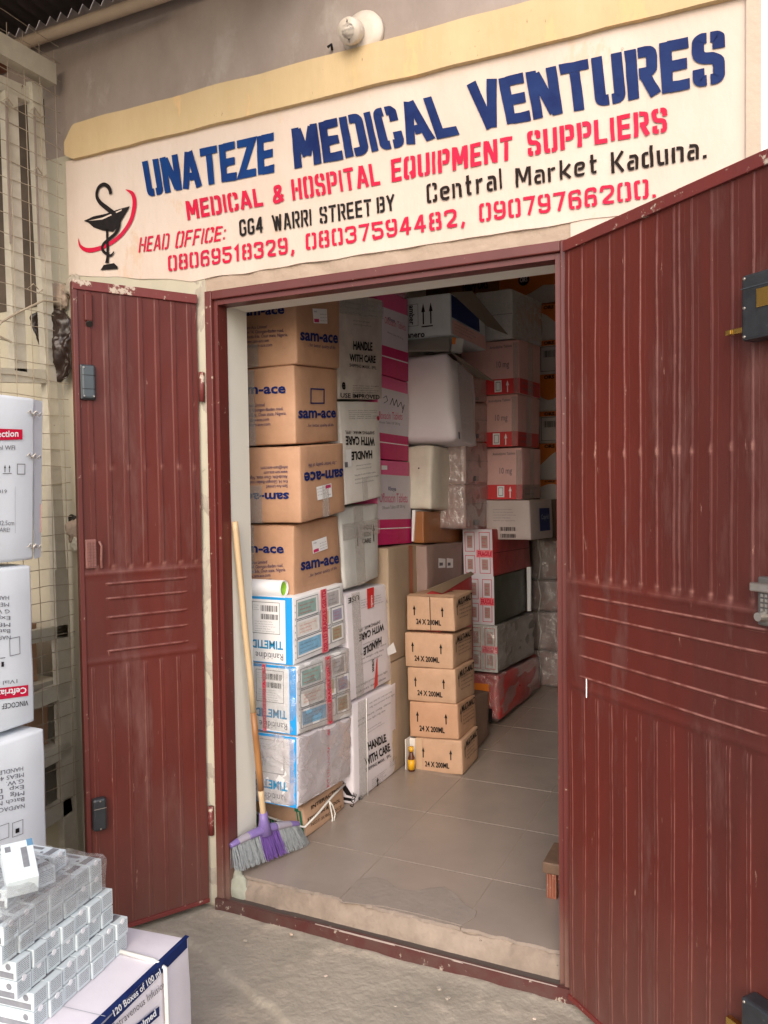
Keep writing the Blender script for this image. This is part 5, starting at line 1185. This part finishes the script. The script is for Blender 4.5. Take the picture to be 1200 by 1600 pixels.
for nm, t0, t1, mt in (('grey_bristles', .02, .37, BRGREY), ('purple_bristles', .372, .66, BRPUR), ('grey_bristles', .662, .98, BRGREY)):
    b = MB(); cnt = int((t1-t0)*64)
    for i in range(cnt):
        for j in range(3):
            t = t0+(t1-t0)*(i+.5)/cnt+rn.uniform(-.006, .006); c, w_, h_ = headsec(t); p0 = c+sdv*((j-1)*w_*.55)-Vector((0, 0, h_*.6))
            sp_ = (t-.5)
            for k in range(5):
                d0 = Vector((rn.uniform(-1, 1), rn.uniform(-1, 1), 0))*.0022
                e = A_.lerp(B_, .5+sp_*1.0)+bd*rn.uniform(-.009, .009)+sdv*((j-1)*.016+rn.uniform(-.006, .006)); e.z = max(e.z, .102)+rn.uniform(0, .006)
                mid = p0.lerp(e, .5)+d0*1.5
                b.tube([p0+d0, mid, e], [.0009, .0008, .0006], 3, caps=False)
    b.build(nm, mt, br)['kind'] = 'stuff'

# wooden stool end seen behind the right jamb
p = onZ(862, 1402, .1); stl = thing('wooden_stool', 'low worn wooden stool peeping out behind the right jamb', 'stool', (p.x+.12, p.y+.05, .1))
b = MB(); b.box((p.x-.025, p.y-.02, .185), (p.x+.26, p.y+.14, .222), bev=.004); b.build('seat', STOOLW, stl)
for dx, dy in ((-.012, .0), (.22, .0), (-.012, .11), (.22, .11)):
    b = MB(); b.box((p.x+dx-.002, p.y+dy-.01, .1), (p.x+dx+.030, p.y+dy+.012, .185), bev=.002); b.build('leg', STOOLR, stl)
for k in range(3):
    b = MB(); b.box((p.x-.012+.009*k, p.y-.014, .105+.002*k), (p.x-.007+.009*k, p.y-.0105, .183), bev=.001); b.build('slat', STOOLR, stl)

# ================================================================== LEFT: WIRE CAGE
XC = -.64
cg = thing('wire_cage', 'cream-painted steel cage with rusty wire mesh standing left of the door', 'cage', (XC, -.6, 0))
def bar(name, p0, p1, wy, wx=.03, x=XC, mt=IRON):
    wy *= 1.35 if wy > .02 else 1
    a, c = onX(*p0, x), onX(*p1, x); d = (c-a).normalized(); s_ = d.cross(Vector((1, 0, 0))).normalized()*wy/2
    b = MB(); b.prism([a-s_, c-s_, c+s_, a+s_], (-wx, 0, 0)); return b.build(name, mt, cg)
bar('top_beam', (-60, 32), (88, 116), .055, .05, x=-.62)
bar('upper_rail', (-40, 112), (56, 152), .038, .03, x=-.655)
bar('post', (18, 146), (33, 580), .038)
bar('post', (-30, 120), (-20, 1400), .040)
bar('post', (58, 130), (96, 890), .034, .03)
bar('post', (96, 890), (112, 1340), .045, .03)
bar('cross_rail', (-20, 585), (72, 588), .036)
bar('gap_shade_strip', (54, 170), (62, 400), .006, .004, x=-.63, mt=GREYWALL)  # two strips coloured for the shade of the gaps beside the posts
bar('gap_shade_strip', (10, 158), (17, 380), .007, .004, x=-.63, mt=GREYWALL)
bar('cross_rail', (-20, 1010), (106, 985), .034)
bar('cross_rail', (0, 1120), (108, 1075), .040)
bar('cross_rail', (0, 1225), (110, 1168), .040)
bar('cross_rail', (0, 1330), (112, 1255), .045)
wires = MB(); rn = random.Random(2)
for k in range(46):
    z = .30+.062*k
    pts = [Vector((XC+.006+.004*rn.uniform(-1, 1), -.02-.12*j+(0 if j else .0), z+.006*rn.uniform(-1, 1)+.012*math.sin(k*1.3)*j/8)) for j in range(9)]
    wires.tube(pts, .0014, 5, caps=False)
for k in range(14):
    y = -.05-.066*k
    pts = [Vector((XC+.010+.003*rn.uniform(-1, 1), y+.004*rn.uniform(-1, 1), .3+.345*j)) for j in range(9)]
    wires.tube(pts, .0014, 5, caps=False)
wires.build('wire_mesh', WIRE, cg)['kind'] = 'stuff'
for k, (px, py) in enumerate(((62, 180), (66, 272), (20, 165), (60, 452))):
    q = onX(px, py, XC+.012); b = MB(); b.tube([q, q+Vector((.01, -.03, .012)), q+Vector((.0, -.05, -.01)), q+Vector((.012, -.01, -.018)), q+Vector((0, .02, .004))], .0022, 5); b.build('wire_tie', WIRE, cg)
q = onX(28, 470, XC+.012); b = MB(); b.tube([q+Vector((0, .18, .03)), q+Vector((.01, .1, .02)), q+Vector((0, .0, -.04)), q+Vector((.01, -.08, -.09)), q+Vector((0, -.10, -.13)), q+Vector((.01, -.04, -.15))], .004, 6); b.build('twisted_wire', WIRE, cg)
# what stands behind the mesh: back panel, shelves, cartons
sh = thing('cage_shelf', 'grimy shelving behind the wire mesh low at the left', 'shelf', (-.95, -.5, 0))
for z in (.22, .47, .72): part('shelf_board', IRON, sh, ((-1.30, -1.1, z), (-.70, -.03, z+.02)))
part('upright', IRON, sh, ((-1.33, -1.12, 0), (-1.30, -.03, 1.05)))
for i, (y0, y1, z0, z1) in enumerate(((-.40, -.10, .74, .96), (-.78, -.44, .74, .93), (-.45, -.06, .49, .69), (-.86, -.50, .49, .67), (-.42, -.08, .24, .44), (-.80, -.46, .24, .45))):
    c = [Vector(q) for q in ((-1.1, y0, z0), (-.74, y0, z0), (-.74, y1, z0), (-1.1, y1, z0), (-1.1, y0, z1), (-.74, y0, z1), (-.74, y1, z1), (-1.1, y1, z1))]
    o = carton8('small brown carton behind the mesh, '+['top shelf near the wall', 'top shelf farther out', 'middle shelf near the wall', 'middle shelf farther out', 'bottom shelf near the wall', 'bottom shelf farther out'][i], CARD if i % 2 == 0 else CARDG, c, n=4, amp=.003)
cw = thing('kiosk_wall', 'faded cream side wall with dark slabs for its shaded openings behind the wire mesh', 'wall', (-1.45, -.9, 0))
KW = mat('kiosk_cream', (.36, .33, .26), .85, (.25, .23, .18), 4, .9, .4, 20)
part('wall_panel', KW, cw, ((-1.50, -2.0, 1.10), (-1.40, -.0, 2.0)))
part('opening_shade', DARKV, cw, ((-1.50, -2.0, 0), (-1.42, -.0, 1.10)))  # solid slab; the shade of the open interior is in its colour
part('upper_panel', GREYWALL, cw, ((-1.50, -2.0, 2.0), (-1.40, -.0, 3.3)))
part('ledge', OLDCREAM, cw, ((-1.40, -2.0, 2.0), (-1.34, -.0, 2.05)))
part('window_dark_plate', DARKV, cw, ((-1.40, -.75, 2.15), (-1.395, -.30, 2.9)))  # plate on the wall, darkness of the window put into its colour
# crumpled dark bag hung on the mesh
bm = bmesh.new(); bmesh.ops.create_icosphere(bm, subdivisions=5, radius=1); bm.verts.index_update(); v = []
ct_ = onX(86, 540, XC-.0); 
out = [(52, 492), (66, 484), (82, 480), (100, 486), (110, 500), (112, 530), (108, 566), (104, 590), (92, 599), (84, 592), (80, 560), (62, 536), (56, 520), (50, 505)]
def outline_r(a):
    best = 0; n_ = len(out); dx, dy = math.cos(a), math.sin(a)
    for i in range(n_):
        x1, y1 = out[i][0]-86, out[i][1]-535; x2, y2 = out[(i+1) % n_][0]-86, out[(i+1) % n_][1]-535
        ex, ey = x2-x1, y2-y1; D = dx*ey-dy*ex
        if abs(D) < 1e-9: continue
        t = (x1*ey-y1*ex)/D; s_ = (x1*dy-y1*dx)/D
        if t > 0 and -1e-6 <= s_ <= 1.000001: best = max(best, t)
    return best
for q in bm.verts:
    a = math.atan2(-q.co.z, q.co.y); rr_ = math.hypot(q.co.y, q.co.z)
    R_ = outline_r(a)*rr_
    p = onY(86+R_*math.cos(a), 535+R_*math.sin(a), -.055)
    k = (noise.noise(Vector((p.x*22, p.z*14, q.co.x*2)))+.6*abs(noise.noise(Vector((p.x*60, p.z*40, 3)))))*.024
    p.y += -q.co.x*.035-.0+k*(1 if q.co.x > 0 else .3); p += noise.noise_vector(p*40)*.003
    v.append(p)
f = [tuple(x.index for x in q.verts) for q in bm.faces]; bm.free()
v = [Vector((p.x, min(p.y, -.022), p.z)) for p in v]
tag(mesh('crumpled_bag', v, f, BAGM, None, True), 'dark brown crumpled plastic bag hanging between cage and left door', 'plastic bag')

# ================================================================== LEFT: WHITE CARTONS
XW = -.20
G9 = 'white injection cartons stacked at the left edge'
def wcart(label, zt, zb, yback_t, yback_b, X_=XW, th=.5, seed=0):
    c = [Vector(q) for q in ((X_-.38, yback_b-th, zb), (X_, yback_b-th, zb), (X_, yback_b, zb), (X_-.38, yback_b, zb), (X_-.38, yback_t-th, zt), (X_, yback_t-th, zt), (X_, yback_t, zt), (X_-.38, yback_t, zt))]
    return carton8(label, WCLEAN, c, r=.010, amp=.002, group=G9)
p1, p2 = onX(56, 622, XW), onX(54, 876, XW)
o = wcart('top white carton of the left stack, flap wired shut, red stripe high on its side', p1.z, p2.z+.004, p1.y, p2.y)
S = o.S
S.quad(CRIM, [(-60, 690), (34, 686.5), (34, 671), (-60, 668)], .0003); S.text('Injection', WPAPER, (-19, 683.5), (27.5, 682), (-19, 673), .02, .0008)
S.text('1 Vial + 10ml WFI', GREYP, (-48, 703), (22.5, 702.5), (-48, 696), .005); S.frame(GREYP, .925-.055, .525, .925, .59, .004, .0003)
for (x0, y0) in ((6.5, 738), (13.5, 738)): q_ = S.uv(x0, y0); S.arrow(BLACK, q_.x, q_.y, .045, .006, .0004)
S.quad(BLACK, [(3, 740.5), (17, 740), (17, 739.2), (3, 739.7)], .0004)
S.text('Batch 2019', GREYP, (-32, 771), (9.5, 770.5), (-32, 765), .0); S.text('54x38x32.5cm', GREYP, (-30, 821), (21, 820.5), (-30, 813.5), .0); S.text('HANDLE WITH CARE!', GREYP, (-70, 831), (14.5, 831), (-70, 824), .0)
S.quad(PGREY, [(22.4, 833), (22.9, 833), (22.9, 760), (22.4, 760)], .0002)
def bulgepart(): pass
b = MB(); e0 = [onX(66.5, 627, XW-.03), onX(64, 870, XW-.03)]; e1 = [onX(52, 624, XW-.012), onX(55, 873, XW-.012)]
v = []; f = []
for k in range(13):
    t = k/12; a_ = e1[0].lerp(e1[1], t); c_ = e0[0].lerp(e0[1], t)+Vector((0, 0, 0)); j = .003*noise.noise(Vector((t*9, 0, 3)))
    v += [a_, c_+Vector((0, j, 0)), c_+Vector((-.006, j, 0)), a_+Vector((-.006, 0, 0))]
for k in range(12):
    for s_ in range(4): f.append((4*k+s_, 4*k+(s_+1) % 4, 4*k+4+(s_+1) % 4, 4*k+4+s_))
mesh('side_flap', v, f, WCLEAN, o.root)
b = MB(); p = [onX(60, 788, XW-.028), onX(64, 788, XW-.028), onX(64, 832, XW-.028), onX(61, 832, XW-.028)]; b.prism(p, (.002, 0, 0)); b.build('red_print', ROSE, o.root)
for (px, py) in ((52, 646), (51, 713), (52, 854)):
    b = MB(); c_ = onX(px, py, XW+.006)
    for k in range(7):
        a = k*1.9; b.tube([c_+Vector((0, -.02+.006*k, .006*math.sin(a))), c_+Vector((.004, -.012+.006*k, .009*math.cos(a))), c_+Vector((-.004, .006*k-.006, -.006*math.sin(a*1.3)))], .0014, 5, caps=False)
    b.build('wire_tie', STEEL, o.root)
done(o)
p1, p2 = onX(50, 882, XW), onX(56, 1131, XW)
o = wcart('middle white carton of the left stack, print upside down with red stripe near its bottom', p1.z, p2.z+.006, p1.y, p2.y)
S = o.S
for i, (t, xe, y) in enumerate((('HANDLE WITH CARE', 13, 937), ('MEAS 44.5x36x34', 13, 947.5), ('G W   15kg', 14, 958), ('Exp  Date  ', 15, 968.5), ('Mfg  Date  ', 15, 979), ('Batch No. 2', 15, 989), ('NAFDAC No A4', 15.5, 999))):
    L_ = len(t)*6.0; S.text(t, GREYP, (xe, y-6), (xe-L_, y-6+1.2), (xe, y+.2), .0)
S.text('1Vial + 5ml', GREYP, (26, 1061), (-33, 1069), (26, 1067), .0)
S.quad(CRIM, [(-80, 1103), (43, 1087), (43, 1070), (-80, 1084)], .0003); S.text('Ceftriaxone', WPAPER, (40, 1073.5), (-32, 1082), (40, 1083), .02, .0008)
S.text('VINCOCEF', BLACK, (43, 1094), (2, 1100), (43, 1102), .005)
S.frame(GREYP, .83, .455, .90, .565, .004, .0003); S.quad(BLACK, [(1, 1042), (5, 1041.5), (5, 1034), (1, 1034)], .0004); S.quad(BLACK, [(-1, 1029), (7, 1028), (7, 1027), (-1, 1028)], .0004); done(o)
XW2 = -.17
p1 = onX(70, 1133, XW2); p2 = onX(75, 1330, XW2)
o = wcart('bottom white carton of the left stack, inverted small print, behind the box pile', p1.z-.008, .306, p1.y, p2.y, XW2)
S = o.S
for i, (t, xe, y) in enumerate((('HANDLE WITH CARE', 35, 1204), ('MEAS 44.5x36x34', 36, 1213.5), ('G.W.   15kg', 36, 1223), ('Exp  Date  ', 36, 1232.5), ('Mfg  Date  ', 37, 1242), ('Batch No. 2', 37, 1251.5), ('NAFDAC No A4', 37.5, 1262))):
    L_ = len(t)*6.0; S.text(t, GREYP, (xe, y-6.5), (xe-L_, y-6.5+L_*.19), (xe, y), .0)
for x0 in (18, -4):
    for q4 in ([(x0, 1313-(x0*.25)), (x0+17, 1307-(x0*.25)), (x0+17, 1306.2-(x0*.25)), (x0, 1312.2-(x0*.25))], [(x0, 1291-(x0*.25)), (x0+17, 1285-(x0*.25)), (x0+17, 1284.2-(x0*.25)), (x0, 1290.2-(x0*.25))], [(x0, 1313-(x0*.25)), (x0+.8, 1313-(x0*.25)), (x0+.8, 1290-(x0*.25)), (x0, 1290-(x0*.25))], [(x0+16.2, 1307-(x0*.25)), (x0+17, 1307-(x0*.25)), (x0+17, 1285-(x0*.25)), (x0+16.2, 1285-(x0*.25))]): S.quad(GREYP, q4, .0003)
S.quad(BLACK, [(23, 1302), (29, 1300), (29, 1293), (23, 1295)], .0004); done(o)
c = [Vector(q) for q in ((-.58, -1.08, 0), (-.17, -1.08, 0), (-.17, -.585, 0), (-.58, -.585, 0), (-.58, -1.08, .30), (-.17, -1.08, .30), (-.17, -.585, .30), (-.58, -.585, .30))]
carton8('plain white carton on the ground under the left white stack', WCLEAN, c, n=4)

# ================================================================== BIG CARTON AND THE PILE OF SMALL BOXES
K = onZ(295, 1465, .35); e1 = (onZ(160, 1600, .35)-K).normalized(); e2 = Vector((e1.y, -e1.x, 0));   # e1: towards the camera along the edge
if e2.x > 0: e2 = -e2
ZB = .35; Ld, Wd = .62, .50
c_top = [K+e1*Ld+e2*Wd, K+e1*Ld, K, K+e2*Wd]; c_bot = [Vector((q.x, q.y, .0)) for q in c_top]
c_bot[2] += Vector((.012, .0, 0)); 
o = carton8('large lilac-white infusion carton with navy edge band under the pile of small boxes', WPINK, c_bot+c_top, r=.006, amp=.0035)
S = o.S; T = o.T
S.quad(SBLUE, [(120, 1653), (295, 1481), (295, 1465), (125, 1635)], .0002)
T.quad(SBLUE, [(125, 1635), (296, 1465.5), (290, 1463), (115, 1628)], .0002)
S.text('120 Boxes of 100 ml', WPAPER, (178, 1588), (253, 1522), (175, 1578.5), .02, .0008)
S.text('Ciprofloxacin Intravenous Infusion', GREYP, (110, 1668), (260, 1541), (107, 1656), .0)
S.quad(SBLUE, [(205, 1625), (249, 1587), (249, 1572), (205, 1606)], .0003); S.text('Juhelmed', WPAPER, (203, 1622), (244, 1586), (201, 1612), .03, .0009)
S.textuv('P', GREYP, (.81, .72), (.825, .72), (.81, .76), 0)
sp = MB(); 
q0 = S.uv(256, 1497); u_ = q0.x
sp.tube([T.P(.85, u_, .004)+Vector((-.10, 0, 0)), S.P(u_, 1, .004)+Vector((-.03, 0, .004)), S.P(u_, .985, .006), S.P(u_, .6, .005), S.P(u_, .1, .005)], .0055, 6)
sp.build('strap', STRAP, o.root, True)
T.rect(PGREY, .2, .496, .99, .499, .0012, 4)
done(o)
# small boxes
MEDP = mat('box_grey_print', (.16, .17, .19), .4, (.30, .30, .31), 40, .7)
SBW = mat('small_box_white', (.60, .665, .685), .4, (.50, .56, .58), 20, .5)
BW, BH, BL = .0420, .0385, .105      # width along the pile, height, depth
ux = e1; uy = e2                     # local frame: x along pile (towards camera), y into the pile, z up
def smallbox_mesh():
    b = MB(); b.box((0.0006, 0, 0.0004), (BW-.0006, BL, BH-.0006), bev=.0012)
    return b
def smallprint(seed):
    V = []; F = []
    def put(vs_): n_ = len(V); V.extend(vs_); F.append(tuple(range(n_, n_+len(vs_))))
    rn = random.Random(seed)
    e = -.0005
    for i in range(7):    # rows of small print on the end face
        z = BH*.86-i*BH*.105; x = BW*.14
        while x < BW*.86:
            l_ = rn.uniform(.002, .007); x2 = min(BW*.88, x+l_); put([(x, e, z), (x2, e, z), (x2, e, z+.0011), (x, e, z+.0011)]); x = x2+.0012
    return V, F
def topprint():
    V = []; F = []
    z = BH-.0001
    def put(vs_): n_ = len(V); V.extend(vs_); F.append(tuple(range(n_, n_+len(vs_))))
    put([(BW*.1, BL*.15, z), (BW*.9, BL*.15, z), (BW*.9, BL*.32, z), (BW*.1, BL*.32, z)])
    put([(BW*.2, BL*.5, z), (BW*.45, BL*.5, z), (BW*.45, BL*.9, z), (BW*.2, BL*.9, z)])
    put([(BW*.7+.004*math.cos(a*.52), BL*.42+.004*math.sin(a*.52), z) for a in range(12)])
    # near side panel (faces the camera end of the pile): grey with pale discs
    return V, F
def sideprint():
    V = []; F = []; x = BW-.0001
    def put(vs_): n_ = len(V); V.extend(vs_); F.append(tuple(range(n_, n_+len(vs_))))
    put([(x, .006, .003), (x, BL-.01, .003), (x, BL-.01, BH*.40), (x, .006, BH*.40)])
    put([(x, .008+.011+.007*math.cos(a*.52), BH*.68+.007*math.sin(a*.52)) for a in range(12)])
    return V, F
ME = {}
def localmesh(k, v, f, mt):
    me = bpy.data.meshes.new(k); me.from_pydata([tuple(q) for q in v], [], f); me.materials.append(mt); me.update(); ME[k] = me; return me
bb = smallbox_mesh(); mb_ = localmesh('small_box_body', bb.v, bb.f, SBW)
pr = [localmesh('small_print_%d' % i, *smallprint(i), GREYP) for i in range(4)]
tp = localmesh('top_print', *topprint(), MEDP); sp_ = localmesh('side_print', *sideprint(), MEDP)
b = MB(); b.tube([(BW*.5, -.0002, BH-.002), (BW*.5, -.0012, BH-.002)], [.0065, .0065], 12); tabm = localmesh('thumb_tab', b.v, b.f, WPAPER)
Rm = Matrix((ux, uy, Vector((0, 0, 1)))).transposed()
ang = math.atan2(ux.y, ux.x)
mirror = Rm.determinant() < 0
def smallbox(label, org, rot=None, tier=0, seed=0, top=False, side=False):
    o = bpy.data.objects.new('medicine_box', mb_); COL.objects.link(o)
    M_ = Rm.to_4x4(); M_.translation = org
    if rot is not None: M_ = M_ @ rot
    o.matrix_world = M_; tag(o, label, 'medicine box', 'small white medicine boxes piled on the big carton')
    ch = [('print', pr[seed % 4])]
    if top: ch.append(('top_print', tp))
    if side: ch.append(('side_print', sp_))
    if seed % 3 == 0: ch.append(('thumb_tab', tabm))
    for nm, me in ch:
        c = bpy.data.objects.new(nm, me); COL.objects.link(c); c.parent = o
    return o
tiers = [(6, onZ(199, 1481, ZB)), (6, None), (6, None)]
P0 = onZ(199, 1481, ZB+.001)
shift = [0, .028, .046]; back = [0, .016, .030]
rn = random.Random(11); words = ['bottom', 'second', 'third', 'fourth', 'fifth', 'top']
cols = ['rightmost', 'second from right', 'third from right', 'fourth from right', 'fifth from right', 'sixth from right', 'seventh from right']
for t in range(3):
    for r2 in range(2):
        for cidx in range(7):
            for dpt in range(2):
                if dpt == 1 and (t < 2 and 1 <= cidx <= 5): continue
                org = P0+ux*(shift[t]+cidx*(BW+.0022)+rn.uniform(-.0012, .0012))+uy*(back[t]+dpt*(BL+.002)+rn.uniform(-.003, .003))+Vector((0, 0, (t*2+r2)*(BH+.0012)))
                lab = 'small white box, %s in the %s row of the pile%s' % (cols[cidx], words[t*2+r2]+('' if t*2+r2 else '-most'), ', back file' if dpt else ', front file')
                smallbox(lab, org, Matrix.Rotation(rn.uniform(-.02, .02), 4, 'Z'), t, rn.randrange(12), top=(r2 == 1), side=(cidx == 6))
zt = 6*BH+.008
loose = [(.060, .05, 0, .0, 'small white box lying on the pile top at its right end'), (.13, .02, 0, .35, 'small white box tilted towards the camera on the pile top'), (.21, .05, 0, -.25, 'small white box lying askew near the camera end of the pile top'), (.10, .13, 0, .1, 'small white box on the pile top, set back behind the tilted one'), (.17, .15, 0, -.5, 'small white box turned sideways at the back of the pile top')]
for i, (a, d_, z_, rz2, lab) in enumerate(loose):
    org = P0+ux*(shift[2]+a)+uy*(back[2]+d_)+Vector((0, 0, zt+.001))
    rot = Matrix.Rotation(rz2, 4, 'Z')
    smallbox(lab, org, rot, 3, i, True, True)
# big flat box on top with dark stripe, tilted
org = P0+ux*(shift[2]+.205)+uy*(back[2]+.0)+Vector((0, 0, zt+BH*.55))
M_ = Rm.to_4x4(); M_.translation = org; M_ = M_ @ Matrix.Rotation(.7, 4, 'Z') @ Matrix.Rotation(.42, 4, 'X')
b = MB(); b.box((0, 0, 0), (.062, .105, .045), M_, bev=.0015)
o = b.build('leaning_box', SBW); tag(o, 'larger white medicine box leaning with a dark label stripe on top of the pile', 'medicine box')
b = MB(); b.box((.014, .030, .0451), (.026, .085, .0456), M_); b.box((.045, .080, .0451), (.056, .095, .0456), M_); b.build('label_stripe', MEDP, o)
b = MB(); b.box((.0, .086, .0451), (.012, .105, .0456), M_); b.build('blue_corner', mat('dull_blue', (.10, .22, .35)), o)
# clear film over the pile
def film(name, label, u0, u1, z0, z1, dep, seed):
    V = []; F = []; nu, nv = 30, 34
    for i in range(nu+1):
        for j in range(nv+1):
            t = j/nv; u = u0+(u1-u0)*i/nu
            # down the face then back over the top
            if t < .4: dy, z = -.004, z0+(z1-z0)*t/.4
            else: dy, z = (t-.4)/.6*dep, z1+.004
            p = P0+ux*u+uy*(back[seed % 3]+dy)+Vector((0, 0, z)); n_ = noise.noise_vector(p*26+Vector((seed, 0, 0)))
            p += Vector((n_.x, n_.y, abs(n_.z)))*.006
            V.append(p)
    for i in range(nu):
        for j in range(nv): F.append((i*(nv+1)+j, (i+1)*(nv+1)+j, (i+1)*(nv+1)+j+1, i*(nv+1)+j+1))
    tag(mesh(name, V, F, WRAP, None, True), label, 'plastic film')
film('plastic_film', 'clear crinkled film over the top tier of the small boxes', .04, .34, 4.2*BH, 6*BH+.006, .2, 2)
film('plastic_film', 'clear film draped over the loose boxes at the camera end', .16, .36, 6*BH, 7.4*BH, .16, 5)
